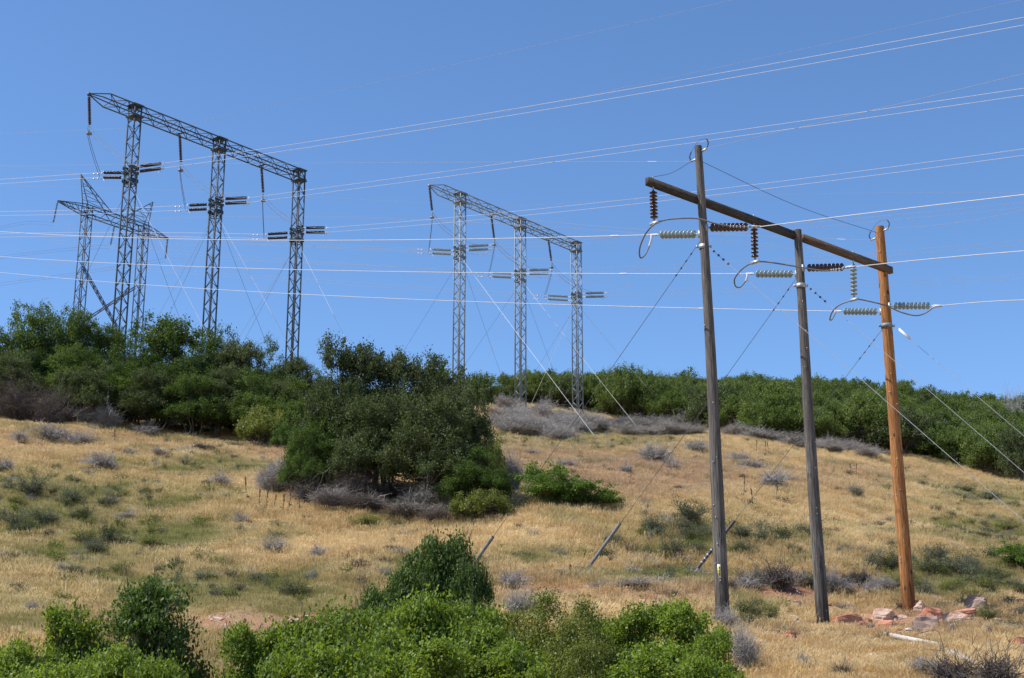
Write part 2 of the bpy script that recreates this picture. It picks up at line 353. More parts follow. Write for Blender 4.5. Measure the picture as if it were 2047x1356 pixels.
def tag(o, label, cat=None, group=None, kind=None):
    if label: o['label'] = label
    if cat: o['category'] = cat
    if group: o['group'] = group
    if kind: o['kind'] = kind
    return o
def empty(name, loc, label, cat, group=None):
    e = bpy.data.objects.new(name, None); COL.objects.link(e); e.location = Vector([float(v) for v in loc]); e.empty_display_size = .3
    return tag(e, label, cat, group)
def copy_tree(o, parent=None):
    c = o.copy(); COL.objects.link(c); c.parent = parent
    for ch in list(o.children): copy_tree(ch, c)
    return c

# ------------------------------------------------------------------ the hillside
def axis(parts):
    out = []
    for a, b, st in parts: out += list(np.arange(a, b, st))
    out.append(parts[-1][1]); return np.array(out, float)
gx = axis([(-2500, -400, 300), (-400, -110, 15), (-110, -60, 2), (-60, 62, .6), (62, 110, 2), (110, 400, 15), (400, 2500, 300)])
gy = axis([(-2500, -60, 300), (-60, 20, 8), (20, 110, .5), (110, 180, 1), (180, 260, 2.5), (260, 520, 12), (520, 3000, 310)])
XX, YY = np.meshgrid(gx, gy, indexing='ij'); ZZ = gz(XX, YY)
far = np.clip((YY - 260) / 1500, 0, 1); ZZ = ZZ * (1 - far * .5)
V = np.stack([XX, YY, ZZ], -1).reshape(-1, 3); nx, ny = XX.shape
I = (np.arange(nx - 1)[:, None] * ny + np.arange(ny - 1)[None, :]).ravel()
mb = MB(); mb.add(V, np.stack([I, I + ny, I + ny + 1, I + 1], 1))
hill = mb.build('hillside', M['ground'], smooth=True)
ppx, ppy = proj(V); ok = V[:, 1] > 5
for nm, L in (('green', GREEN), ('dirt', DIRT), ('rust', RUST)):
    v = np.where(ok, patch(L, ppx, ppy), 0)
    a_ = hill.data.attributes.new(nm, 'FLOAT', 'POINT'); a_.data.foreach_set('value', v.astype(np.float32))
tag(hill, 'dry golden grass hillside rising from the road edge to the oak covered ridge', 'ground', kind='structure')

# ------------------------------------------------------------------ vegetation prototypes
UPV = np.array([0, 0, 1.])
def unit(v): return v / (np.linalg.norm(v, axis=-1, keepdims=True) + 1e-9)
def leaves(mb, C, size, upb=.45, out=None, aspect=.62, lobed=False, r=None):
    r = r or rng; n = len(C)
    nr = r.normal(size=(n, 3)) * .75; nr[:, 2] += upb
    if out is not None: nr += out * .5
    nr = unit(nr); t = unit(np.cross(nr, r.normal(size=(n, 3)))); b = np.cross(nr, t)
    s = size * r.uniform(.65, 1.3, n)[:, None]; val = r.uniform(0, 1, n)
    if not lobed:
        V = np.stack([C - t * s * .5, C + b * s * aspect * .5 + t * s * .08, C + t * s * .5 + nr * s * .08, C - b * s * aspect * .5 + t * s * .08], 1)
        mb.add(V.reshape(-1, 3), np.arange(4 * n).reshape(n, 4), val)
    else:       # two halves folded on the midrib, with a wavy lobed edge
        k = lambda a_, b_, c_=0.: C + t * s * a_ + b * s * b_ + nr * s * c_
        pts = [k(-.5, 0), k(-.15, .34, .10), k(.02, .17, .05), k(.3, .36, .1), k(.5, .0), k(.3, -.36, .1), k(.02, -.17, .05), k(-.15, -.34, .10)]
        V = np.stack(pts, 1); i = np.arange(n)[:, None] * 8
        q1 = i + np.array([[0, 6, 2, 1]]); q2 = i + np.array([[2, 6, 4, 3]]); q3 = i + np.array([[0, 7, 6]]); q4 = i + np.array([[6, 5, 4]])
        base = V.reshape(-1, 3)
        mb.add(base, np.concatenate([q1, q2]), np.concatenate([val, val]))
        off = mb.n - len(base)
        F3 = np.concatenate([q3, q4]); mb.V.append(np.zeros((0, 3))); mb.F.append(F3 + off); mb.MI.append(np.full(len(F3), mb.mi)); mb.A.append(np.concatenate([val, val]))
def tree(name, seed, H, R, base, stems, lobes, clumps, per, leaf, mat, csize=.33, flat=.65, bare=.0, lobed=False, bark='bark', inner=.35, trunk_r=.11):
    r = np.random.default_rng(seed)
    root = bpy.data.objects.new(name, None); root.empty_display_size = .3
    # lobes of the crown
    L = []
    for k in range(lobes):
        a = k * 2.4 + r.uniform(-.5, .5); q = math.sqrt((k + .5) / lobes)
        rad = R * r.uniform(.34, .52)
        h = base + (H - base) * (1 - .55 * q ** 2) * r.uniform(.62, 1.) - rad * .6
        L.append((np.array([math.cos(a) * q * R * .72, math.sin(a) * q * R * .72, max(h, base + rad * .5)]), rad))
    low = [(np.array([math.cos(a) * R * .6, math.sin(a) * R * .6, base + (H - base) * .25]), R * .38) for a in r.uniform(0, 6.28, max(2, lobes // 2))]
    L += low
    pts = []
    for k in range(clumps):
        c, rad = L[r.integers(len(L))]
        d = r.normal(size=3); d[2] = abs(d[2]) * .9 - .25; d = unit(d)
        q = (r.uniform(.75, 1.1) if r.random() > .06 else r.uniform(1.05, 1.22)) if r.random() > inner else r.uniform(.2, .8)
        p = c + d * rad * np.array([1.08, 1.08, .85]) * q
        p[2] = min(max(p[2], base * .8), H * .985)
        pts.append(p)
    pts = np.array(pts)
    mbt = MB(); nodes_ = []
    for k in range(stems):
        a = r.uniform(0, 6.28); q = r.uniform(.1, .5) * R
        p0 = np.array([math.cos(a) * .12 * R, math.sin(a) * .12 * R, -.35]); p3 = np.array([math.cos(a) * q, math.sin(a) * q, H * r.uniform(.62, .85)])
        tt = np.linspace(0, 1, 8)[:, None]; P = p0 + (p3 - p0) * tt + r.normal(size=(8, 3)) * .05 * R * np.sin(tt * 3.1)
        Rr = trunk_r * r.uniform(.7, 1.1) * (1 - .85 * tt[:, 0]); mbt.tube(P, Rr, 6, False)
        for p, rr in zip(P[2:], Rr[2:]): nodes_.append((p, rr))
    NP = np.array([p for p, _ in nodes_])
    for p in pts[:: max(1, len(pts) // 150)]:
        dd = np.linalg.norm(NP - p, axis=1) + 1.6 * np.clip(NP[:, 2] - p[2] + .2, 0, 9); k = int(np.argmin(dd)); a = NP[k]
        mid = (a + p) / 2 + r.normal(size=3) * .1 * R; mid[2] -= .05 * R
        P = np.array([a, a * .6 + mid * .4, mid, mid * .4 + p * .6, p]); r0 = min(nodes_[k][1] * .7, .05)
        mbt.tube(P, np.linspace(r0, .008, 5), 4, False)
    if lobed:
        for k in range(46):
            q = pts[r.integers(len(pts))]; c0 = np.array([0, 0, H * .45]); d = unit(q - c0); L_ = r.uniform(.12, .42) * R
            P = np.array([q - d * .15, q + d * L_ * .5 + r.normal(size=3) * .02, q + d * L_ + UPV * L_ * .3 + r.normal(size=3) * .03]); mbt.tube(P, [.009, .006, .003], 3, False)
            for _ in range(2): mbt.tube(np.array([P[1], P[1] + d * L_ * .3 + r.normal(size=3) * .07 * R]), [.005, .0025], 3, False)
    trunk = mbt.build('trunk', M[bark], link=False, smooth=True)
    mbl = MB()
    C = []; O = []
    for p in pts:
        n = int(per * r.uniform(.6, 1.3)); s = csize * r.uniform(.6, 1.25)
        d = r.normal(size=(n, 3)) * np.array([1, 1, flat]) * s * .55; C.append(p + d)
        O.append(unit(d + np.array([0, 0, .2])))
    C = np.concatenate(C); O = np.concatenate(O); C[:, 2] = np.maximum(C[:, 2], .03)
    leaves(mbl, C, leaf, .45, O, lobed=lobed, r=r)
    crown = mbl.build('crown', M[mat], link=False)
    trunk.parent = root; crown.parent = root; root['dims'] = (float(np.percentile(C[:, 2], 99.7)), float(np.percentile(np.hypot(C[:, 0], C[:, 1]), 97.5)))
    return root
def twiggy(name, seed, H, R, n, mat, rad=.009, leafmat=None, nl=0, ls=.04, droop=.2, fork=3):
    r = np.random.default_rng(seed); root = bpy.data.objects.new(name, None)
    mbt = MB(); tips = []
    az0 = r.uniform(0, 6.28); lop = r.uniform(.15, .5)
    for k in range(n):
        a = r.uniform(0, 6.28); e = r.uniform(.12, 1.); L = r.uniform(.5, 1.) * (1 - lop * (.5 + .5 * math.cos(a - az0))) * (1 + .22 * math.sin(a * 3 + az0))
        if r.random() < .07: L *= 1.45
        p0 = np.array([math.cos(a), math.sin(a), 0]) * R * .22 * r.random()
        d = np.array([math.cos(a) * e * R, math.sin(a) * e * R, H * math.sqrt(max(0, 1 - (e * .85) ** 2))]) * L
        tt = np.linspace(0, 1, 5)[:, None]
        P = p0 + d * tt + r.normal(size=(5, 3)) * .05 * R * tt; P[:, 2] += -droop * H * (tt[:, 0] ** 2) * e + .15 * H * np.sin(tt[:, 0] * 3.1) * e; P[:, 2] = np.maximum(P[:, 2], .01); P[0, 2] = -.06
        mbt.tube(P, rad * np.array([1.5, 1.2, .9, .7, .45]), 3, False)
        for f in range(fork):
            i = r.integers(1, 5); q = P[i] + r.normal(size=3) * np.array([.2, .2, .16]) * R + np.array([0, 0, .1 * H]); q[2] = max(q[2], .01)
            mbt.tube(np.array([P[i], (P[i] + q) / 2 + r.normal(size=3) * .02 * R, q]), rad * np.array([.7, .55, .35]), 3, False); tips.append(q)
        tips.append(P[-1]); tips.append(P[3])
    st = mbt.build('branches', M[mat], link=False); st.parent = root
    if leafmat:
        tips = np.array(tips); C = tips[r.integers(len(tips), size=nl)] + r.normal(size=(nl, 3)) * .09 * R
        C[:, 2] = np.maximum(C[:, 2], .01); mbl = MB(); leaves(mbl, C, ls, .3, aspect=.4, r=r)
        lf = mbl.build('foliage', M[leafmat], link=False); lf.parent = root
    root['dims'] = (H, R); return root

PR = {}
PR['oak'] = [tree('oak_tree', 21 + k, 6.0, 2.9, .5, 5, 13, 520, 82, .125, 'oak', csize=.34, flat=.85) for k in range(3)]
PR['oak_grey'] = [tree('oak_tree', 31 + k, 6.0, 2.9, .45, 5, 13, 600, 118, .11, 'oak_grey', csize=.33, flat=.85) for k in range(2)]
PR['far'] = [tree('scrub_oak', 41 + k, 4.4, 2.7, .2, 3, 13, 340, 56, .155, 'oak_far', csize=.34, flat=.9, trunk_r=.07) for k in range(4)]
PR['far_dull'] = [tree('scrub_oak', 51, 4.4, 2.6, .3, 3, 12, 300, 52, .155, 'oak_grey', csize=.34, flat=.9, trunk_r=.07)]
PR['near'] = [tree('oak_shrub', 61 + k, 3.0, 1.35, .35, 6, 11, 360, 66, .090, 'oak_near', csize=.30, lobed=True, trunk_r=.035) for k in range(3)]
PR['near_dark'] = [tree('oak_shrub', 71 + k, 3.0, 1.3, .3, 6, 11, 380, 66, .078, 'oak_near_dark', csize=.27, lobed=True, trunk_r=.04) for k in range(2)]
PR['near_yellow'] = [tree('leafy_shrub', 81, 2.6, 1.3, .2, 8, 12, 460, 70, .062, 'bush_yellow', csize=.30, trunk_r=.02)]
PR['bright'] = [tree('leafy_shrub', 91 + k, 1.9, 1.5, .1, 6, 8, 190, 110, .075, 'bush_bright', csize=.24, trunk_r=.03) for k in range(2)]
PR['yellow'] = [tree('leafy_shrub', 95, 1.6, 1.4, .1, 6, 8, 170, 90, .075, 'bush_yellow', csize=.24, trunk_r=.03)]
PR['brownish'] = [twiggy('brown_shrub', 101, 2.2, 2.2, 260, 'twig_dark', .014, 'brown_leaf', 9000, .06, fork=4)]
PR['dead'] = [twiggy('grey_shrub', 111 + k, .62, .75, 170, 'twig', .0085, fork=4) for k in range(6)]
PR['dead_tall'] = [twiggy('bare_shrub', 121 + k, 1.5, 1.25, 230, 'twig', .011, droop=.05, fork=5) for k in range(4)]
PR['dead_dark'] = [twiggy('dead_shrub', 131 + k, .75, .8, 150, 'twig_dark', .010, fork=4) for k in range(2)]
PR['sage'] = [twiggy('sage_shrub', 141 + k, .75, .6, 70, 'twig_dark', .007, 'sage', 2200, .05, droop=.0) for k in range(5)]
PR['silver'] = [twiggy('silver_sage_shrub', 151, .55, .45, 60, 'twig', .006, 'sage_blue', 2200, .045, droop=.05)]
PR['greenish'] = [twiggy('green_shrub', 161 + k, .85, .65, 70, 'twig_dark', .007, 'bush_yellow', 2400, .05, droop=.02) for k in range(2)]
PR['weed'] = [twiggy('green_shrub', 171 + k, .9, .7, 70, 'twig_dark', .006, 'oak_grey', 2200, .06, droop=.0) for k in range(3)]
used = set()
def put(kind, p, width_m, height_m, name, label, cat, group=None, k=None, rz=None):
    L = PR[kind]; o = L[(int(rng.integers(len(L))) if k is None else k) % len(L)]
    c = copy_tree(o); c.name = name; H, R = o['dims']
    c.location = Vector([float(v) for v in p]) - Vector((0, 0, .03))
    sx = width_m / 2 / R; c.scale = (sx, sx * float(rng.uniform(.9, 1.1)), height_m / H)
    c.rotation_euler = (0, 0, float(rng.uniform(0, 6.28)) if rz is None else rz)
    if 'dims' in c: del c['dims']
    return tag(c, label, cat, group)
def scale_at(p): return F_PX / (p[1] * cp + (p[2] - CAMZ) * sp)       # photo pixels per metre
def tree_at(kind, px, Y, top, wpx, name, label, cat='tree', group=None, k=None):
    p = ground_px(px, Y); q = proj(p); h = max((q[1] - top) / scale_at(p) / 1.0, .5)
    if kind.startswith('near'): wpx *= 1.15
    return put(kind, p, wpx / scale_at(p), h, name, label, cat, group, k)
def shrub_at(kind, px, py, wpx, hpx, name, label, cat='shrub', group=None, k=None):
    p = ground_at(px, py); s = scale_at(p)
    return put(kind, p, wpx / s, hpx / s, name, label, cat, group, k)


# ------------------------------------------------------------------ trees
T = 'oak_tree'; G1 = 'oaks along the left ridge'
for kind, px, Y, top, wpx, lab in [
 ('oak', 62, 104, 612, 165, 'tall airy oak whose round top stands highest at the left end of the ridge'),
 ('oak', -25, 103, 668, 130, 'oak cut off by the left edge of the view beside the tallest ridge oak'),
 ('oak', 142, 106, 622, 110, 'slender oak in front of the foot of the far pylon with the crossed braces'),
 ('oak', 205, 108, 655, 120, 'low topped oak hiding the foot of the first mast of the nearer steel portal'),
 ('oak', 328, 103, 640, 185, 'broad rounded oak filling the gap between the first two masts of the nearer steel portal'),
 ('oak', 262, 101, 690, 130, 'shorter bright green oak leaning on the broad rounded oak from the left'),
 ('oak', 425, 107, 658, 130, 'oak hiding the foot of the middle mast of the nearer steel portal'),
 ('oak_grey', 478, 103, 690, 120, 'dull green oak right of the middle mast of the nearer steel portal'),
 ('oak', 542, 108, 668, 105, 'small umbrella topped oak just left of the third mast of the nearer steel portal'),
 ('oak_grey', 585, 104, 706, 120, 'grey green oak before the foot of the third mast of the nearer steel portal'),
 ('oak', 390, 99, 712, 150, 'dark lower oak at the shaded grass edge under the middle mast'),
 ('oak', 130, 99, 712, 150, 'dark lower oak behind the brown dead brush on the left'),
 ('oak', 20, 100, 720, 120, 'lower oak rising out of the brown dead brush by the left edge'),
 ('oak', 520, 99, 745, 140, 'low shaded oak above the small light green bush on the slope'),
 ('oak', 250, 98, 765, 130, 'low shaded oak directly above the grey bleached twigs at the grass edge'),
 ('oak', 625, 112, 728, 90, 'oak top showing between the left ridge oaks and the big dark clump'),
 ('oak', 700, 122, 745, 120, 'oak behind the big dark clump, glimpsed left of its middle')]:
    tree_at(kind, px, Y, top - (12 if px < 480 else -4), wpx * (1.15 if px < 520 else .95), T, lab, 'tree', G1)
for i, (px, top) in enumerate([(165, 728), (210, 745), (250, 722), (300, 735), (340, 728), (385, 748), (430, 732), (475, 750), (510, 742), (560, 762), (600, 752), (330, 690), (445, 700), (150, 690), (60, 690), (10, 705)]):
    tree_at('oak' if i % 3 else 'oak_grey', px, 96.5 + (i * 7 % 5) * .7 + (5 if top < 705 else 0), top, 150, T, 'low leafy oak filling the shaded belt beneath the taller ridge oaks on the left', 'tree', 'low oaks filling the left belt')
G2 = 'oaks of the big dark clump in mid slope'
for kind, px, Y, top, wpx, lab in [
 ('oak_grey', 694, 70, 682, 195, 'tallest oak of the dark clump, its pointed top against the sky'),
 ('oak_grey', 775, 71, 708, 200, 'second oak of the dark clump with a flat shoulder of leaves'),
 ('oak_grey', 852, 70, 712, 210, 'rounded grey green oak near the right of the dark clump with a spiky top'),
 ('oak_grey', 920, 67, 770, 170, 'spreading oak at the right end of the dark clump reaching over the grey twigs'),
 ('oak', 640, 69, 780, 145, 'shorter brighter oak at the left end of the dark clump'),
 ('oak_grey', 755, 67.5, 790, 200, 'low oak at the front of the dark clump above its bare trunks'),
 ('oak_grey', 865, 65.5, 800, 230, 'low dense oak at the front right of the dark clump'),
 ('oak', 612, 68, 860, 110, 'small leafy oak sapling at the lower left foot of the dark clump')]:
    tree_at(kind, px, Y, top - 8, wpx, T, lab, 'tree', G2)
tree_at('yellow', 985, 65, 885, 70, 'leafy_shrub', 'yellow green sunlit bush under the right end of the dark oak clump', 'bush')
tree_at('oak', 945, 64, 890, 150, 'oak_tree', 'small dark oak behind the yellow green bush at the right foot of the clump', 'tree', G2)
tree_at('yellow', 962, 62.5, 978, 135, 'leafy_shrub', 'dull olive bush at the lower right foot of the dark oak clump', 'bush')
tree_at('bright', 1098, 64.5, 922, 165, 'leafy_shrub', 'bright green bush on the slope, the taller of the two right of the oak clump', 'bush')
tree_at('bright', 1165, 64, 956, 150, 'leafy_shrub', 'lower bright green bush tapering to the right from the taller one', 'bush')
tree_at('yellow', 522, 92, 812, 100, 'leafy_shrub', 'small light green bush standing alone left of the dark oak clump', 'bush')
tree_at('bright', 565, 91, 838, 60, 'leafy_shrub', 'little lime green bush between the lone light green bush and the dark clump', 'bush')
G3 = 'oaks behind the second steel portal'
for px, Y, top, wpx, lab in [(880, 128, 730, 110, 'green oak top behind the right shoulder of the dark clump'),
 (1003, 172, 744, 60, 'small loose oak between the first two masts of the farther steel portal'),
 (955, 150, 742, 90, 'dark oak right behind the foot of the first mast of the farther steel portal'),
 (1080, 178, 738, 95, 'round oak between the middle and last masts of the farther steel portal'),
 (1120, 175, 752, 90, 'oak just left of the last mast of the farther steel portal'),
 (1245, 172, 726, 110, 'high topped dark oak right of the farther steel portal'),
 (1200, 180, 748, 90, 'oak right behind the last mast of the farther steel portal'),
 (1310, 178, 745, 100, 'oak on the ridge between the two sloping white guy wires'),
 (1360, 182, 740, 90, 'oak on the ridge left of the nearest grey pole')]:
    tree_at('far', px, Y, top, wpx, 'scrub_oak', lab, 'tree', G3)
GF = 'scrub oaks covering the far hillside'
def edge_py(px): return float(np.interp(px, [980, 1100, 1200, 1400, 1500, 1600, 1700, 1800, 1900, 2047, 2300], [800, 822, 842, 862, 876, 892, 905, 918, 942, 972, 1010]))
def top_py(px): return float(np.interp(px, [800, 1000, 1050, 1250, 1330, 1400, 1500, 1560, 1700, 1800, 1900, 1960, 2047, 2300], [745, 760, 750, 742, 755, 760, 745, 748, 752, 752, 770, 785, 795, 830]))
nf = 0
for Y in np.arange(118, 262, 4.6):
    step = 4.4
    for x in np.arange(-20, 115, step):
        xx = x + float(rng.uniform(-1.6, 1.6)); yy = Y + float(rng.uniform(-1.6, 1.6))
        p = np.array([xx, yy, float(gz(xx, yy))]); q = proj(p); px, py = float(q[0]), float(q[1])
        if px < 985 or px > 2200 or nf >= 295: continue
        e = edge_py(px)
        if py > e - 2 or (px < 1420 and yy < 166): continue
        h = float(rng.uniform(3.2, 5.4)); s = float(scale_at(p)); t = py - h * s
        if t < top_py(px) - 6: h = (py - top_py(px) + rng.uniform(-6, 3)) / s
        if h < 1.6: continue
        kind = 'far_dull' if rng.random() < .22 else 'far'
        put(kind, p, float(rng.uniform(4.2, 6.6)), h, 'scrub_oak', 'round green scrub oak among the many packed on the far right hillside', 'tree', GF); nf += 1
print('far oaks', nf)
tree_at('dead_tall', 2030, 200, 780, 60, 'bare_shrub', 'dark leafless tree top at the far right end of the skyline', 'tree')
# foreground
G4 = 'leafy oak shrubs along the bottom edge'
for kind, px, Y, top, wpx, lab in [
 ('near_dark', 872, 38, 1070, 135, 'upright dark green oak shrub standing above the bottom thicket with a guy guard behind it'),
 ('near_dark', 285, 34.5, 1163, 205, 'large dark green oak shrub at the bottom left'),
 ('near_dark', 768, 37.2, 1178, 120, 'low dark green shrub at the left foot of the upright dark one'), ('near_dark', 812, 37.5, 1134, 120, 'dark green shoulder shrub on the left of the upright dark one'), ('near_dark', 932, 37.5, 1126, 95, 'dark green shoulder shrub on the right of the upright dark one, by the guy guard'),
 ('near', 135, 34, 1218, 165, 'lighter green oak shrub left of the large dark one at the bottom left'),
 ('near', 20, 33, 1286, 150, 'low oak shrub in the bottom left corner'),
 ('near', 200, 32, 1296, 150, 'low bright oak shrub in front of the large dark one at the bottom left'),
 ('near', 492, 33, 1254, 140, 'oak shrub at the left end of the bottom thicket'),
 ('near', 590, 33.4, 1236, 170, 'oak shrub second from the left end of the bottom thicket'),
 ('near', 715, 34, 1218, 180, 'oak shrub left below the upright dark one'),
 ('near', 840, 35, 1192, 180, 'bright oak shrub right in front of the upright dark one'),
 ('near', 945, 34.6, 1208, 150, 'bright oak shrub right below the upright dark one'),
 ('near_yellow', 1085, 35, 1184, 170, 'yellow green fine leaved shrub in the middle of the bottom thicket'),
 ('near_yellow', 1175, 34, 1202, 150, 'second yellow green fine leaved shrub, just right of the first'),
 ('near_yellow', 1020, 35.6, 1222, 150, 'small yellow green shrub behind the bright thicket, left of the fine leaved ones'),
 ('near_yellow', 1130, 33, 1238, 190, 'yellow green shrub below the two fine leaved ones'),
 ('near', 1225, 35.2, 1236, 130, 'small green shrub tucked behind the fine leaved yellow green ones'),
 ('near', 770, 32.6, 1258, 190, 'bright oak shrub lower in the middle of the thicket'), ('near', 620, 32, 1282, 190, 'bright oak shrub lower in the left half of the thicket'),
 ('near', 970, 32.4, 1262, 190, 'bright oak shrub lower in the middle, under the upright dark one'),
 ('near', 1280, 34.6, 1212, 150, 'green oak shrub between the yellow green ones and the pole'),
 ('near', 1375, 34.3, 1208, 170, 'oak shrub at the right end of the bottom thicket below the nearest grey pole'),
 ('near', 1430, 33, 1258, 110, 'small oak shrub closing the right end of the bottom thicket'),
 ('near', 548, 31, 1312, 165, 'low front shrub at the bottom edge below the left end of the thicket'),
 ('near', 690, 31, 1296, 210, 'low front shrub at the bottom edge left of centre'),
 ('near', 870, 31, 1286, 210, 'low front shrub at the bottom edge just left of the middle'),
 ('near', 1030, 31, 1286, 200, 'low front shrub at the bottom edge in the middle'),
 ('near_yellow', 1160, 31.5, 1286, 190, 'low yellow green front shrub at the bottom edge'),
 ('near', 1300, 31.5, 1291, 190, 'low front shrub at the bottom edge under the right end of the thicket'),
 ('near', 1410, 31, 1316, 140, 'lowest front shrub at the right foot of the thicket'),
 ('near', 90, 30, 1331, 180, 'front shrub just showing along the bottom edge at the far left'),
 ('near', 300, 30.5, 1321, 140, 'front shrub just showing under the large dark one at the bottom left')]:
    tree_at(kind, px, Y, top, wpx, 'oak_shrub', lab, 'bush', G4)

# ------------------------------------------------------------------ shrubs
tree_at('brownish', 30, 94.5, 752, 140, 'brown_shrub', 'brown dead brush at the left edge under the ridge oaks', 'dead bush')
tree_at('brownish', 95, 94, 768, 110, 'brown_shrub', 'brown dead brush right of the one at the left edge', 'dead bush')
tree_at('dead_tall', 175, 96, 800, 100, 'bare_shrub', 'grey bare brush in the shade right of the brown dead brush', 'dead bush')
tree_at('dead_tall', 215, 95.5, 808, 90, 'bare_shrub', 'pale grey twigs catching the sun at the shaded grass edge', 'dead bush')
GK = 'skirt of dead brush under the dark oak clump'
for i, (px, py, wpx, hpx) in enumerate([(545, 985, 100, 66), (590, 975, 90, 60), (620, 1000, 120, 56), (665, 1012, 130, 44), (700, 985, 120, 60), (735, 1022, 130, 40), (775, 1000, 120, 60), (805, 1032, 130, 38), (845, 1012, 120, 56), (880, 1040, 120, 34), (925, 1030, 90, 40), (650, 960, 100, 60), (560, 955, 80, 60)]):
    shrub_at(['dead_tall', 'brownish', 'dead_dark', 'brownish'][i % 4], px, py + 6, wpx, hpx * [.8, 1, .9, .8][i % 4], ['bare_shrub', 'brown_shrub', 'dead_shrub', 'brown_shrub'][i % 4], 'dead brush in the broad skirt along the lower edge of the dark oak clump', 'dead bush', GK)
for i in range(16):
    px = 1462 + i * 22 + rng.uniform(-8, 8); shrub_at(['dead_dark', 'dead', 'dead_tall', 'sage'][i % 4], px, 1178 + rng.uniform(-12, 14), rng.uniform(40, 80), rng.uniform(18, 40), ['dead_shrub', 'grey_shrub', 'bare_shrub', 'sage_shrub'][i % 4], 'low %s bush on the strip of red soil behind the wooden poles' % ('sage' if i % 4 == 3 else 'dead'), 'bush' if i % 4 == 3 else 'dead bush', 'bushes on the red soil strip')
for i in range(30):
    z = i % 3; px = [rng.uniform(1820, 2047), rng.uniform(1280, 1620), rng.uniform(0, 260)][z]; py = [rng.uniform(1120, 1200), rng.uniform(1050, 1120), rng.uniform(1010, 1110)][z]
    shrub_at(['sage', 'weed', 'greenish'][i // 3 % 3], px, py, rng.uniform(40, 90), rng.uniform(18, 38), ['sage_shrub', 'green_shrub', 'green_shrub'][i // 3 % 3], 'soft low sage or green bush in the broad patch %s' % ['right of the orange pole', 'around the nearest grey pole', 'on the left slope'][z], 'bush', 'sage patch ' + ['right of the orange pole', 'around the nearest grey pole', 'on the left slope'][z])
GD = 'grey bare bushes on the dry slope'
D = 'small grey leafless bush on the dry slope left of the oak clump'
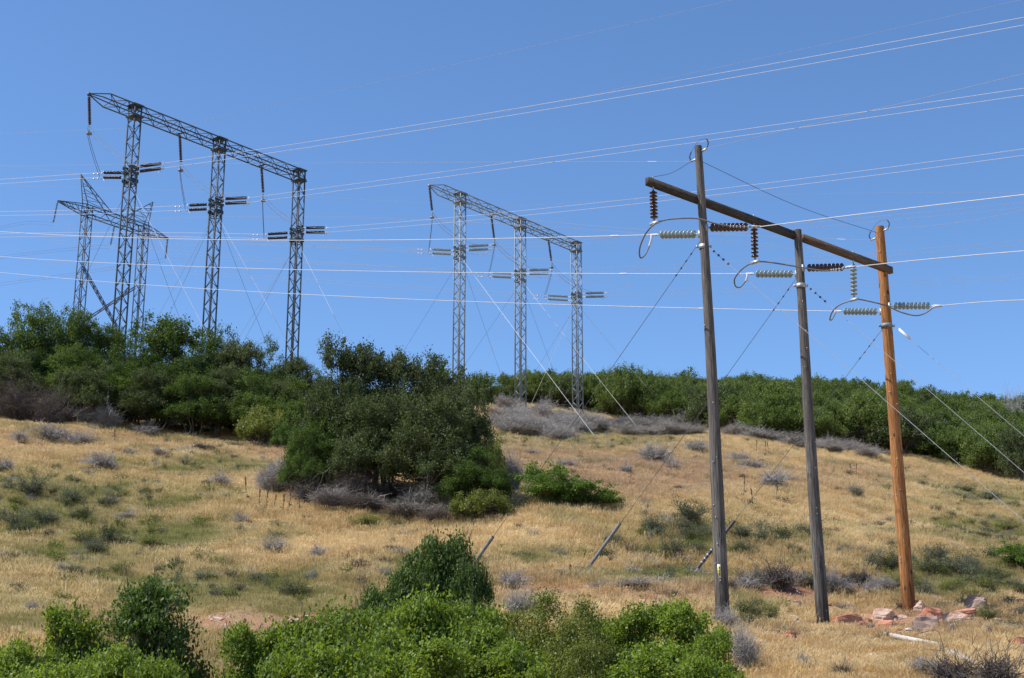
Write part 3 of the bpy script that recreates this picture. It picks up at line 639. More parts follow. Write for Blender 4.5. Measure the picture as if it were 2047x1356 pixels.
for kind, px, py, wpx, hpx, lab in [
 ('dead', 105, 884, 110, 34, 'long mat of grey leafless brush at the upper left'), ('dead', 155, 889, 90, 28, 'grey brush at the right end of the long mat on the upper left'),
 ('dead', 36, 884, 60, 24, D), ('dead', 292, 876, 66, 26, 'grey brush tuft above the fallen twisted branch'), ('dead', 178, 862, 60, 12, D),
 ('dead', 204, 943, 82, 40, 'round grey bush alone on the upper left slope'), ('dead', 8, 945, 60, 26, D), ('dead', 320, 910, 60, 16, D), ('dead', 255, 912, 50, 16, D),
 ('dead_dark', 405, 902, 70, 20, 'dark bush with a bare twisted branch standing up from it'), ('dead', 438, 972, 66, 26, 'grey brush in mid slope left of the oak clump'),
 ('dead', 252, 1040, 64, 22, 'grey low bush beside the light green grass patch'), ('dead', 485, 1047, 52, 26, 'dark grey bush below the left foot of the oak clump'),
 ('dead', 552, 1106, 78, 28, 'grey bush in the pale grass left of centre'), ('dead', 635, 1118, 54, 30, 'thin grey bush above the bottom thicket left of centre'), ('dead', 365, 905, 50, 14, D),
 ('dead_tall', 535, 985, 75, 62, 'spiky dark bare bush at the left foot of the oak clump'), ('dead_tall', 580, 985, 70, 50, 'spiky bare bush next to the left foot of the oak clump'),
 ('brownish', 640, 985, 110, 60, 'brown brush under the left side of the oak clump'), ('brownish', 715, 1000, 120, 66, 'brown brush under the middle of the oak clump'),
 ('dead_tall', 655, 1010, 130, 40, 'bleached pile of dead branches below the oak clump'), ('dead', 740, 1022, 130, 34, 'grey dead branches along the lower edge of the oak clump'),
 ('dead', 820, 1030, 120, 30, 'grey dead branches right of the middle under the oak clump'), ('dead', 880, 1034, 90, 26, 'grey twigs at the lower right edge of the oak clump'),
 ('dead_tall', 850, 1005, 110, 60, 'grey green bare brush in the shade of the oak clump'), ('dead_tall', 1025, 985, 80, 90, 'grey bare shrub between the oak clump and the bright bush'),
 ('dead', 1022, 1178, 82, 42, 'grey bare bush on the red soil above the thicket'), ('dead', 1060, 910, 44, 14, 'small grey bush right of the oak clump'),
 ('dead', 1310, 925, 100, 42, 'grey bush in front of the farther guy anchors'), ('dead', 1345, 940, 60, 26, 'grey bush at the left of the nearest pole'),
 ('dead', 1480, 925, 60, 22, 'grey bush just right of the nearest grey pole'), ('dead', 1505, 940, 90, 24, 'upper grey bush between the two grey poles'),
 ('dead', 1545, 975, 95, 42, 'large grey bush between the two grey poles'), ('dead', 1390, 905, 80, 28, 'grey bush left of the nearest pole and above the others'),
 ('dead', 1250, 948, 44, 22, 'small grey bush in the rusty grass'), ('dead', 1130, 935, 60, 18, 'low twigs in the rusty grass right of the oak clump'), ('dead', 1280, 1010, 60, 14, 'low dark twigs on the slope above the guy guards'),
 ('dead_dark', 1495, 1172, 80, 34, 'dark brush right of the foot of the nearest pole'), ('dead_dark', 1560, 1178, 120, 62, 'tangled dark dead bush on the red bank between the grey poles'),
 ('dead', 1520, 1172, 60, 30, 'grey twigs at the red bank between the grey poles'), ('dead_dark', 1680, 1178, 70, 34, 'dark brush right of the middle pole on the red bank'), ('dead_tall', 1655, 1185, 60, 46, 'grey brush against the middle pole on the red bank'),
 ('dead', 1260, 1178, 110, 22, 'low grey twigs above the thicket in the middle'), ('dead', 1200, 1180, 60, 18, 'low grey twigs left of the others above the thicket'),
 ('dead', 1610, 1336, 50, 30, 'small grey tangle of twigs near the bottom edge'), ('dead_dark', 1685, 1352, 70, 30, 'dark twigs at the bottom edge'),
 ('dead_tall', 1490, 1345, 90, 100, 'bare grey shrub at the right end of the bottom thicket'), ('dead_tall', 1450, 1260, 60, 50, 'bare twigs at the foot of the nearest grey pole'),
 ('dead_dark', 1905, 1372, 170, 72, 'dark tangle of dead branches in the bottom right'), ('dead_dark', 1995, 1385, 150, 95, 'spiky dark dead bush in the bottom right corner'), ('dead', 1850, 1350, 90, 36, 'grey dead twigs in the bottom right'),
 ('dead_tall', 1040, 1240, 90, 70, 'bare grey twigs rising out of the thicket'), ('dead', 1712, 990, 40, 18, 'small grey bush between the middle and orange poles')]:
    shrub_at(kind, px, py, wpx, hpx, 'grey_shrub' if kind == 'dead' else 'bare_shrub' if kind == 'dead_tall' else 'dead_shrub' if kind == 'dead_dark' else 'brown_shrub', lab, 'dead bush', GD)
GB = 'belt of bare grey shrubs under the farther steel portal'
for k in range(50):
    px = float(rng.uniform(985, 1185)); py = float(np.interp(px, [985, 1185], [868, 892]) - abs(rng.normal()) * np.interp(px, [985, 1185], [34, 12]))
    shrub_at('dead_tall', px, min(max(py, np.interp(px, [985, 1185], [806, 846])), 868 if px > 1130 else 900), float(rng.uniform(60, 110)), float(rng.uniform(24, 42)), 'bare_shrub', 'bare grey shrub in the dense belt below the masts of the farther steel portal', 'dead bush', GB)
for k in range(26):
    px = float(rng.uniform(1180, 1420)); py = float(rng.uniform(852, 874))
    shrub_at('dead_tall', px, py, float(rng.uniform(60, 110)), float(rng.uniform(14, 28)), 'bare_shrub', 'bare grey shrub in the belt right of the farther steel portal', 'dead bush', 'bare grey shrubs between the portal and the nearest pole')
for k in range(22):
    px = float(rng.uniform(1430, 1780)); py = edge_py(px) + float(rng.uniform(-4, 9))
    shrub_at('dead_tall', px, py, float(rng.uniform(50, 90)), float(rng.uniform(12, 28)), 'bare_shrub', 'bare grey shrub along the edge where the grass meets the hillside oaks', 'dead bush', 'bare grey shrubs along the oak edge')
GG = 'green and sage bushes on the slope'
for kind, px, py, wpx, hpx, lab in [
 ('sage', 62, 992, 96, 42, 'spiky green bush with an upright branch on the left slope'), ('weed', 290, 990, 46, 16, 'small vivid green bush alone in the dry grass'),
 ('weed', 212, 1096, 52, 58, 'narrow dark upright bush on the left slope'), ('sage', 35, 1060, 90, 40, 'grey green bush by the left edge'), ('sage', 90, 1050, 90, 34, 'grey green bush beside the one at the left edge'),
 ('sage', 140, 1010, 70, 40, 'green bush with a thin upright stem on the left slope'), ('weed', 350, 1146, 54, 36, 'small dark green sprig bush in the left middle'), ('sage', 150, 1156, 50, 26, 'small sage sprigs left of the middle'),
 ('greenish', 238, 1150, 60, 28, 'olive bush above the large dark shrub'), ('sage', 320, 1150, 40, 24, 'tiny sage bush beside the dark sprig bush'), ('greenish', 440, 1140, 60, 26, 'olive bush in the left middle'),
 ('weed', 590, 1195, 110, 34, 'flat dark green bush above the soil bank'), ('silver', 622, 1165, 34, 26, 'small silver bush on top of the flat dark green one'), ('silver', 772, 1162, 36, 30, 'pale silver bush left of the upright dark oak shrub'),
 ('greenish', 730, 1056, 90, 26, 'light green weeds in the dry grass below the oak clump'), ('greenish', 30, 1010, 60, 24, 'yellow green weeds at the left edge'),
 ('sage', 1222, 1096, 60, 30, 'sage bush behind the middle guy guard'), ('weed', 1210, 1122, 60, 34, 'green weeds right of the middle guy guard'), ('sage', 1378, 1050, 105, 46, 'yellow sage bush left of the nearest pole'),
 ('sage', 1315, 1080, 64, 30, 'small dark sage bush left of the nearest pole'), ('silver', 1298, 1085, 34, 26, 'little silver bush beside the dark sage'), ('sage', 1345, 1120, 80, 44, 'rounded sage bush below the dark sage'),
 ('weed', 1298, 1118, 34, 30, 'tiny green bush beside the rounded sage'), ('sage', 1390, 1110, 50, 26, 'sage bush between the rounded sage and the pole'), ('sage', 1400, 1078, 60, 28, 'sage bush just left of the nearest pole'),
 ('sage', 1480, 1078, 80, 34, 'sage bush just right of the nearest pole'), ('sage', 1520, 1085, 60, 30, 'sage bush between the two grey poles'), ('weed', 1560, 1082, 90, 34, 'wide dark sage between the two grey poles'),
 ('sage', 1490, 1110, 70, 26, 'low sage below the others right of the nearest pole'), ('sage', 1590, 1108, 50, 24, 'low sage left of the middle pole'), ('silver', 1736, 1083, 20, 14, 'tiny silver bush alone between the middle and orange poles'),
 ('silver', 1652, 1108, 26, 18, 'silver tuft right of the middle pole, first of three'), ('silver', 1676, 1112, 24, 18, 'silver tuft right of the middle pole, middle of three'), ('silver', 1700, 1106, 20, 14, 'silver tuft right of the middle pole, last of three'),
 ('sage', 1745, 1140, 60, 40, 'sage bush left of the orange pole'), ('weed', 1782, 1146, 70, 44, 'dark green bush touching the left of the orange pole'), ('weed', 1860, 1152, 90, 46, 'dark green bush right of the orange pole'),
 ('sage', 1900, 1150, 80, 42, 'sage bush second to the right of the orange pole'), ('sage', 1945, 1145, 60, 40, 'sage bush third to the right of the orange pole'), ('weed', 1990, 1165, 90, 36, 'green bush below the vivid one at the right edge'),
 ('sage', 1925, 985, 70, 16, 'flat sage patch near the oak edge on the right'), ('sage', 1975, 1005, 90, 24, 'flat sage patch below the oak edge by the right side'), ('sage', 1915, 1000, 60, 16, 'small sage patch on the right slope'),
 ('weed', 2025, 1018, 50, 18, 'dark low bush at the right edge'), ('sage', 1872, 1025, 40, 14, 'small sage on the right slope'), ('sage', 1845, 972, 40, 12, 'small dark bush right of the orange pole near the oaks'), ('sage', 1960, 1078, 80, 18, 'flat sage low on the right slope'),
 ('greenish', 2010, 1062, 80, 18, 'flat green bush low on the right slope'), ('greenish', 1502, 1240, 90, 44, 'yellow flowering bush between the feet of the grey poles'), ('greenish', 1540, 1236, 50, 34, 'yellow green weeds beside the flowering bush'),
 ('greenish', 1830, 1180, 60, 36, 'tall green weeds at the right of the orange pole foot'), ('greenish', 1900, 1190, 90, 36, 'tall green weeds above the grey slab'), ('greenish', 1975, 1190, 80, 40, 'tall green weeds above the red stones on the right'),
 ('greenish', 1790, 1176, 50, 26, 'green weeds left of the orange pole foot'), ('greenish', 1975, 1245, 70, 34, 'green weeds among the stones on the right'), ('greenish', 1708, 1200, 26, 16, 'tiny lime tuft between the middle and orange poles'),
 ('sage', 1712, 996, 42, 26, 'round sage between the middle and orange poles'), ('sage', 470, 895, 60, 12, 'flat dark green bush under the left ridge oaks'), ('weed', 410, 866, 50, 10, 'low dark green plant in the shade of the ridge oaks'),
 ('greenish', 300, 1100, 70, 30, 'olive weeds above the large dark shrub at left'), ('sage', 510, 1165, 60, 26, 'sage weeds left of the flat dark green bush')]:
    nm = {'sage': 'sage_shrub', 'silver': 'silver_sage_shrub', 'weed': 'green_shrub', 'greenish': 'green_shrub'}[kind]
    shrub_at(kind, px, py, wpx, hpx, nm, lab, 'bush', GG)
shrub_at('bright', 2034, 1142, 130, 58, 'leafy_shrub', 'vivid green bush cut off by the right edge', 'bush')

# dead flower stalks
mbs = MB(); rr = np.random.default_rng(3)
mbs.tube(np.array([[0, 0, -.05], [.01, 0, .5], [0, .02, 1.0]]), [.014, .012, .010], 5)
for k in range(26):
    a = rr.uniform(0, 6.28); z = rr.uniform(.6, 1.0); mbs.tube(np.array([[0, 0, z], [math.cos(a) * .04, math.sin(a) * .04, z + .05]]), [.014, .006], 4)
for k in range(5):
    a = rr.uniform(0, 6.28); z = rr.uniform(.1, .45); mbs.tube(np.array([[0, 0, z], [math.cos(a) * .12, math.sin(a) * .12, z + .03], [math.cos(a) * .17, math.sin(a) * .17, z - .05]]), [.010, .02, .004], 4)
stalk0 = mbs.build('dead_flower_stalk', M['twig_dark'], link=False)
for px, py, h in [(492, 1005, 40), (518, 1022, 36), (532, 1018, 30), (548, 1022, 26), (566, 1030, 34), (577, 1020, 36), (597, 1026, 44), (1140, 880, 16), (1512, 905, 20), (1532, 915, 26), (1538, 912, 22), (1700, 950, 18), (1712, 952, 20), (1486, 1000, 40), (1505, 1010, 26), (1552, 1000, 24), (228, 888, 24), (1140, 1160, 24), (1262, 966, 26), (1738, 1180, 20)]:
    p = ground_at(px, py); c = stalk0.copy(); COL.objects.link(c); c.location = Vector([float(v) for v in p])
    s = h * 1.25 / scale_at(p); c.scale = (1.1, 1.1, s); c.rotation_euler = (float(rng.uniform(-.1, .1)), float(rng.uniform(-.12, .12)), float(rng.uniform(0, 6)))
    side = 'on the slope left of the oak clump' if px < 620 else 'on the slope around the poles'
    tag(c, 'thin dark dead flower stalk standing ' + side, 'dead plant', 'dead stalks ' + side)


# ------------------------------------------------------------------ power line structures
BAZ = math.radians(48.5)
EB = np.array([math.cos(BAZ), math.sin(BAZ), 0.]); NR = np.array([math.sin(BAZ), -math.cos(BAZ), 0.])   # along a crossbeam; out towards the right
UP = np.array([0, 0, 1.])
def disc_profile(n, pitch, r, core):
    pr = [(0, .012), (.06, .02)]
    for k in range(n):
        z = .08 + k * pitch
        pr += [(z, core * .6), (z + pitch * .12, core), (z + pitch * .38, core * 1.1), (z + pitch * .52, r * .82), (z + pitch * .68, r), (z + pitch * .76, r * .94), (z + pitch * .74, core * .5)]
    pr += [(.08 + n * pitch, .02), (.14 + n * pitch, .012)]; return pr
def string(parent, a, b, n, mat, r=.127, label=None, segs=10, name='insulator_string'):
    """insulator string from a to b with n discs"""
    a = np.asarray(a, float); b = np.asarray(b, float); L = np.linalg.norm(b - a); pitch = (L - .22) / n
    m = MB(); m.lathe(a, b - a, disc_profile(n, pitch, r, .045), segs); o = m.build(name, mat, parent, smooth=False)
    if label: o['label'] = label
    return o
def curve(P, n=24):
    P = np.asarray(P, float)
    if len(P) == 2: return P[0] + (P[1] - P[0]) * np.linspace(0, 1, n)[:, None]
    t = np.concatenate([[0], np.cumsum(np.linalg.norm(np.diff(P, axis=0), axis=1))]); t /= t[-1]
    # Catmull-Rom
    out = []; Q = np.vstack([2 * P[0] - P[1], P, 2 * P[-1] - P[-2]])
    for k in range(len(P) - 1):
        p0, p1, p2, p3 = Q[k:k + 4]
        for u in np.linspace(0, 1, 7, endpoint=False):
            out.append(.5 * ((2 * p1) + (-p0 + p2) * u + (2 * p0 - 5 * p1 + 4 * p2 - p3) * u * u + (-p0 + 3 * p1 - 3 * p2 + p3) * u ** 3))
    out.append(P[-1]); return np.array(out)
def lattice(mb, a, b, w, panel, leg, br, ex, ey, w_end=None, zig=0, x_from=None, x_to=None):
    """square lattice column or girder from a to b; ex, ey span its section"""
    a = np.asarray(a, float); b = np.asarray(b, float); L = np.linalg.norm(b - a); n = max(2, int(round(L / panel)))
    w = w if isinstance(w, tuple) else (w, w); we = w_end if w_end is not None else w
    we = we if isinstance(we, tuple) else (we, we)
    def cn(t, i):
        sx, sy = [(-1, -1), (1, -1), (1, 1), (-1, 1)][i % 4]
        return a + (b - a) * t + ex * sx * .5 * (w[0] + (we[0] - w[0]) * t) + ey * sy * .5 * (w[1] + (we[1] - w[1]) * t)
    for i in range(4): mb.bar(cn(0, i), cn(1, i), leg)
    for k in range(n):
        t0, t1 = k / n, (k + 1) / n
        for i in range(4):
            p, q = (i, i + 1) if (k + i + zig) % 2 == 0 else (i + 1, i)
            mb.bar(cn(t0, p), cn(t1, q), br)
            if x_from is not None and x_from <= (t0 + t1) / 2 <= x_to:
                mb.bar(cn(t0, q), cn(t1, p), br * 1.3); mb.bar(cn(t0, i), cn(t0, i + 1), br * 1.3)
def wire_pts(P0, pix, dr, ext=0.0):
    """points of a hanging wire in the vertical plane through P0 along dr, through photo points"""
    P0 = np.asarray(P0, float); K = [on_plane(x, y, P0, dr) for x, y in pix]
    s = np.array([(k - P0)[:2] @ dr[:2] for k in K]); z = np.array([k[2] - P0[2] for k in K])
    A = np.stack([s, s * s], 1) if len(K) > 1 else s[:, None]
    co = np.linalg.lstsq(A, z, rcond=None)[0]; co = list(co) + [0] * (2 - len(co))
    S1 = s[-1] * (1 + ext); ss = np.linspace(0, S1, 40)
    return P0 + dr * ss[:, None] + UP * (co[0] * ss + co[1] * ss * ss)[:, None]
def wire(name, P, r, mat, label, cat='cable', group=None, sleeve=None):
    m = MB(); m.tube(P, r, 6); base = P[0]
    o = m.build(name, M[mat], loc=base); tag(o, label, cat, group)
    if sleeve is not None:
        for (sx) in sleeve:
            q = proj(P)[0]; k = int(np.argmin(abs(q - sx))); d = unit(P[min(k + 1, len(P) - 1)] - P[max(k - 1, 0)])
            f = (sx - q[k]) / (q[min(k + 1, len(P) - 1)] - q[k] + 1e-9) if k + 1 < len(P) else 0
            c = P[k] + (P[min(k + 1, len(P) - 1)] - P[k]) * f
            m = MB(); L = .22; m.tube(np.array([c - d * L, c - d * L * .8, c + d * L * .8, c + d * L]), [r, r * 2.0, r * 2.0, r], 6)
            m.build('splice_sleeve', M['alu'], o)
    return o
def on_line(tip, end, px):
    lo, hi = -.5, 1.5
    for _ in range(40):
        t = (lo + hi) / 2
        if proj(tip + (end - tip) * t)[0] < px: lo = t
        else: hi = t
    return tip + (end - tip) * t

def portal(label, group, Ym, m1, tip_px, end_px, masts, susp, attach_y, lefts, rights, steel, ins_de, ins_su, which, jump):
    H = at(m1[0], m1[1], Ym)[2]
    tip, end = on_z(*tip_px, H), on_z(*end_px, H)
    d = unit(end - tip); nr = np.array([d[1], -d[0], 0.])
    MP = [on_line(tip, end, x) for x in masts]; SP = [on_line(tip, end, x) for x in susp]
    root = empty('lattice_portal', [MP[1][0], MP[1][1], float(gz(MP[1][0], MP[1][1]))], label, 'pylon')
    st = M[steel]
    # crossbeam: tapering cantilever, then the girder
    m = MB(); w = .95; hh = .85
    t1 = unit(MP[0] - tip); L0 = np.linalg.norm(MP[0] - tip)
    neck = tip + t1 * L0 * .38
    lattice(m, neck, MP[2] + d * .45, (w, hh), .85, .085, .045, nr, UP)
    for sx in (-1, 1):
        m.bar(tip, neck + nr * sx * w / 2 + UP * hh / 2, .07); m.bar(tip - UP * .1, neck + nr * sx * w / 2 - UP * hh / 2, .07)
    m.bar(tip - UP * .05, neck - UP * hh / 2 + nr * w / 2, .045); m.box(tip - UP * .08, .22, .22, .25)
    for P in SP[1:]:
        m.bar(P - nr * w / 2 - UP * hh / 2, P + nr * w / 2 - UP * hh / 2, .12)
    m.box(MP[2] + d * .45, .06, .95, .85, np.array([d, nr, UP]))if False else None
    m.build('crossbeam', st, root)
    info = []
    for k, P in enumerate(MP):
        g = float(gz(P[0], P[1])) - .1; base = np.array([P[0], P[1], g]); top = P + UP * (hh * .5 + .02)
        za = at(proj(P)[0] + 0, attach_y[k], P[1])[2]
        m = MB(); Lm = top[2] - g; f0, f1 = (za - 1.0 - g) / Lm, (za + .5 - g) / Lm
        lattice(m, base, top, (.62, .86) if which == 0 else (.78, .80), .78, .10, .045, d, nr, zig=k, x_from=f0, x_to=f1)
        for zz in (za + .35, za - .05, za - .75):
            for sx in (-1, 1): m.box(np.array([P[0], P[1], zz]) + nr * sx * .42, .98, .05, .30, np.array([d, nr, UP]))
        m.box(np.array([P[0], P[1], P[2] + hh * .5 + .05]), 1.0, 1.1, .06, np.array([d, nr, UP])); m.box(np.array([P[0], P[1], P[2] - hh * .5 - .12]), 1.0, 1.05, .10, np.array([d, nr, UP]))
        mo = m.build('mast', st, root); info.append((base, za, P))
        m = MB(); m.box(base + UP * .12, 1.3, 1.3, .3, np.array([d, nr, UP])); m.build('footing', M['rock_grey'], root)
    LE, RE = [], []
    for k, P in enumerate(MP):
        za0 = info[k][1]
        for side, ends, sg in (('left', lefts, -1), ('right', rights, 1)):
            za = za0 + sg * .12; c = on_plane(*ends[k], P, nr); a0 = np.array([P[0], P[1], za]) + nr * sg * .45; dr = unit(c - a0)
            for dz in (.21, -.21):
                a = a0 + UP * dz; b = c + UP * dz - dr * .35
                m = MB(); m.tube(np.array([a, a + dr * .80]), .022, 5, False); m.tube(np.array([b - dr * .02, c + UP * dz]), .03, 5, False); m.build('string_link', M['hardware'], root)
                string(root, a + dr * .72, b - dr * .12, 17, M[ins_de], .14, segs=8)
            m = MB(); m.bar(c + UP * .38 - dr * .25, c - UP * .40 - dr * .25, .035); m.tube(np.array([c - UP * .22 - dr * .4, c - UP * .5 - dr * .6, c - UP * .52 - dr * .8, c - UP * .3 - dr * .95]), .018, 5, False)
            m.build('yoke_plate', M['hardware'], root)
            (LE if sg < 0 else RE).append(c)
    for k, P in enumerate(SP):
        a = P - UP * (.2 if k == 0 else hh / 2 + .05); b = a - UP * 2.72 + nr * .42
        string(root, a, b, 17, M[ins_su], .14, segs=8)
        m = MB(); m.bar(b, b - UP * .62, .04); m.lathe(b - UP * .50, [0, 0, -1], [(0, .05), (.05, .2), (.2, .24), (.26, .1), (.3, .01)], 8); m.build('jumper_weight', M['steel'], root)
        for dz in (.0, -.42):
            e = b + UP * (dz - .05)
            l = LE[k] + UP * (dz + .21); r_ = RE[k] + UP * (dz + .21)
            def hang(q, hf, vf): return curve([e + (q - e) * np.array([1, 1, 0]) * h_ + UP * (q[2] - e[2]) * v_ for h_, v_ in zip(hf, vf)])
            m = MB(); m.tube(hang(l, [0, -.10, -.08, .2, .65, 1], [0, .2, .45, .75, .95, 1]), .019, 5, False); m.build('jumper_wire', M['guy_dark'], root)
            m = MB(); m.tube(hang(r_, [0, .15, .35, .6, .8, 1], [0, .36, .68, .95, 1.03, 1]), .019, 5, False); m.build('jumper_wire', M[jump], root)
    return dict(root=root, tip=tip, end=end, MP=MP, SP=SP, info=info, LE=LE, RE=RE, d=d, nr=nr, H=H)

PA = portal('nearer steel lattice portal with three masts and dark insulators behind the left ridge oaks', None, 116, (270, 222), (178, 187), (600, 352), (270, 438.5, 598), (178.5, 360, 523),
   (345, 408, 465), [(200, 350), (371, 415.5), (528, 473)], [(330, 331), (501, 400), (657, 460)], 'steel_dark', 'ins_dark', 'ins_dark', 0, 'alu')
PB = portal('farther steel lattice portal with three masts and grey strain insulators above the grey shrubs', None, 148, (921, 396), (858, 370), (1153, 494), (920, 1040, 1151.5), (858.5, 982, 1096),
   (501, 548, 594), [(857, 502), (977, 549), (1088, 594)], [(984, 494), (1105, 543), (1215, 589)], 'steel', 'ins_grey', 'ins_dark', 1, 'alu_dull')

# conductors of the two portals, two to each phase
ordn = ['first', 'middle', 'last']
KA_R = [[(1046, 216.5), (1540, 143), (2047, 39)], [(1046, 325), (1400, 280), (2047, 183)], [(1250, 405), (1740, 345.5), (2047, 304.5)]]
KA_L = [[(80, 358), (0, 363.5)], [(80, 426), (0, 427)], [(300, 468), (80, 471), (0, 470)]]
KB_R = [[(1280, 476), (1740, 440), (2047, 410)], [(1280, 537), (1740, 510), (2047, 485.5)], [(1740, 570), (2047, 554)]]
KB_L = [[(831, 503), (609, 490), (300, 472)], [(780, 538), (680, 528), (300, 500)], [(780, 572), (680, 566), (300, 540)]]
for P, KR, KL, nm, mr, ml, r in ((PA, KA_R, KA_L, 'nearer steel portal', 'alu', 'alu', .0145), (PB, KB_R, KB_L, 'farther steel portal', 'alu_dull', 'alu_dull', .0125)):
    for k in range(3):
        for sg, K, E, m_ in ((1, KR, P['RE'], mr), (-1, KL, P['LE'], ml)):
            W = wire_pts(E[k], K[k], P['nr'] * sg, .7 if sg > 0 else .4)
            for dz, ud in ((.21, 'upper'), (-.21, 'lower')):
                wire('conductor', W + UP * dz, r, m_, '%s wire of the pair running %s from the %s mast of the %s' % (ud, 'right' if sg > 0 else 'left', ordn[k], nm), 'power line', 'twin conductors of the steel portals')
                if sg < 0:
                    c = W[1] + UP * (dz - .12); m = MB(); 
                    q = W[0] + (W[1] - W[0]) * min(1.0, 1.2 / max(np.linalg.norm(W[1] - W[0]), .1)) + UP * (dz - .10); dd = unit(W[1] - W[0])
                    m.tube(np.array([q - dd * .28, q + dd * .28]), .012, 5, False); m.box(q - dd * .28, .14, .08, .08); m.box(q + dd * .28, .14, .08, .08); m.bar(q, q + UP * .12, .03)
                    o = m.build('vibration_damper', M['hardware'], loc=q)
                    tag(o, 'dumbbell damper under the %s left wire at the %s mast of the %s' % (ud, ordn[k], nm), 'damper', 'vibration dampers')
def shield(P0, pixR, pixL, nr, lab):
    if pixR: wire('shield_wire', wire_pts(P0, pixR, nr, .5), .0085, 'alu_dull', lab + ' running right', 'power line', 'thin earth wires')
    if pixL: wire('shield_wire', wire_pts(P0, pixL, -nr, .1), .0085, 'alu_dull', lab + ' running left', 'power line', 'thin earth wires')
s1 = on_line(PA['tip'], PA['end'], 367) + UP * .5; s2 = on_line(PA['tip'], PA['end'], 528) + UP * .5
shield(s1, [(680, 180), (1060, 95), (1450, 3)], [(250, 257), (80, 264), (0, 267)], PA['nr'], 'thin earth wire from the middle of the nearer portal beam')
shield(s2, [(862, 250), (1130, 200), (1540, 115), (2035, 0)], None, PA['nr'], 'thin earth wire from the right part of the nearer portal beam')
shield(on_line(PB['tip'], PB['end'], 988) + UP * .5, [(1240, 389), (1740, 411 - 22), (2047, 382 - 14)] if False else [(1240, 396), (1740, 392), (2047, 382)], [(700, 396), (300, 380), (0, 372)], PB['nr'], 'thin earth wire from the middle of the farther portal beam')

# guy wires of the steel portals
def guy_to(start, px, py, Y=None, stop_ground=True):
    start = np.asarray(start, float)
    e = ground_at(px, py) if Y is None else at(px, py, Y)
    if Y is not None and stop_ground:
        d = e - start; t = 1.0
        while t < 8 and (start + d * t)[2] > float(gz(*(start + d * t)[:2])) - .2: t += .01
        e = start + d * t
    return np.array([start, start * .66 + e * .34 - UP * .05, start * .33 + e * .67 - UP * .05, e])
def mast_pt(P, k, z_px, side): b, za, T = P['info'][k]; z = at(proj(T)[0], z_px, T[1])[2]; return np.array([T[0], T[1], z]) + P['nr'] * side * .4
GA = [(0, 380, -1, 177, 540, 8, 'guy_dark', 'dark guy wire slanting left from the first mast of the nearer portal'),
 (0, 378, 1, 405, 650, -4.5, 'guy_white', 'bright guy wire slanting right from the first mast of the nearer portal'),
 (0, 378, 1, 360, 638, 3, 'guy_dark', 'dark guy wire slanting right behind the bright one at the nearer portal'),
 (1, 436, -1, 314, 635, 8, 'alu_dull', 'pale guy wire slanting left from the middle mast of the nearer portal'),
 (1, 440, -1, 335, 635, 16, 'guy_dark', 'dark guy wire slanting left from the middle mast of the nearer portal'),
 (1, 436, 1, 596, 720, -5, 'guy_white', 'bright guy wire slanting right from the middle mast of the nearer portal'),
 (1, 440, 1, 524, 664, 3, 'guy_dark', 'dark guy wire slanting right from the middle mast of the nearer portal'),
 (2, 500, -1, 484, 664, 8, 'alu_dull', 'pale guy wire slanting left from the last mast of the nearer portal'),
 (2, 497, -1, 495, 667, 16, 'guy_dark', 'dark guy wire slanting left from the last mast of the nearer portal'),
 (2, 493, 1, 680, 655, -5, 'guy_white', 'bright guy wire slanting right from the last mast of the nearer portal')]
for k, zp, sd_, px, py, dY, mt, lab in GA:
    s0 = mast_pt(PA, k, zp, sd_); wire('guy_wire', guy_to(s0, px, py, s0[1] + dY), .0125 if mt != 'guy_dark' else .012, mt, lab, 'guy wire', 'guy wires of the steel portals')
GBL = [(0, 529, -1, 845, 640, 8, 'guy_dark', 'dark guy wire slanting left from the first mast of the farther portal'),
 (0, 528, 1, 964, 640, 8, 'guy_dark', 'dark guy wire slanting right from the first mast of the farther portal'),
 (0, 521, 1, 1190, 874, None, 'guy_white', 'bright guy wire slanting right from the first mast of the farther portal'),
 (1, 574, -1, 990, 640, 8, 'guy_dark', 'dark guy wire slanting left from the middle mast of the farther portal'),
 (1, 577, -1, 950, 770, 10, 'guy_white', 'bright guy wire slanting left from the middle mast of the farther portal'),
 (1, 580, 1, 1069, 640, 8, 'guy_dark', 'dark guy wire slanting right from the middle mast of the farther portal'),
 (1, 567, 1, 1280, 862, None, 'guy_white', 'bright guy wire slanting right from the middle mast of the farther portal'),
 (2, 616, -1, 1060, 812, 3, 'guy_white', 'bright guy wire slanting left from the last mast of the farther portal'),
 (2, 618, -1, 1128, 650, 14, 'guy_dark', 'dark guy wire slanting left from the last mast of the farther portal'),
 (2, 616, 1, 1355, 847, None, 'guy_white', 'bright guy wire slanting right from the last mast of the farther portal')]
for k, zp, sd_, px, py, dY, mt, lab in GBL:
    s0 = mast_pt(PB, k, zp, sd_); wire('guy_wire', guy_to(s0, px, py, None if dY is None else s0[1] + dY), .0135 if mt != 'guy_dark' else .012, mt, lab, 'guy wire', 'guy wires of the steel portals')

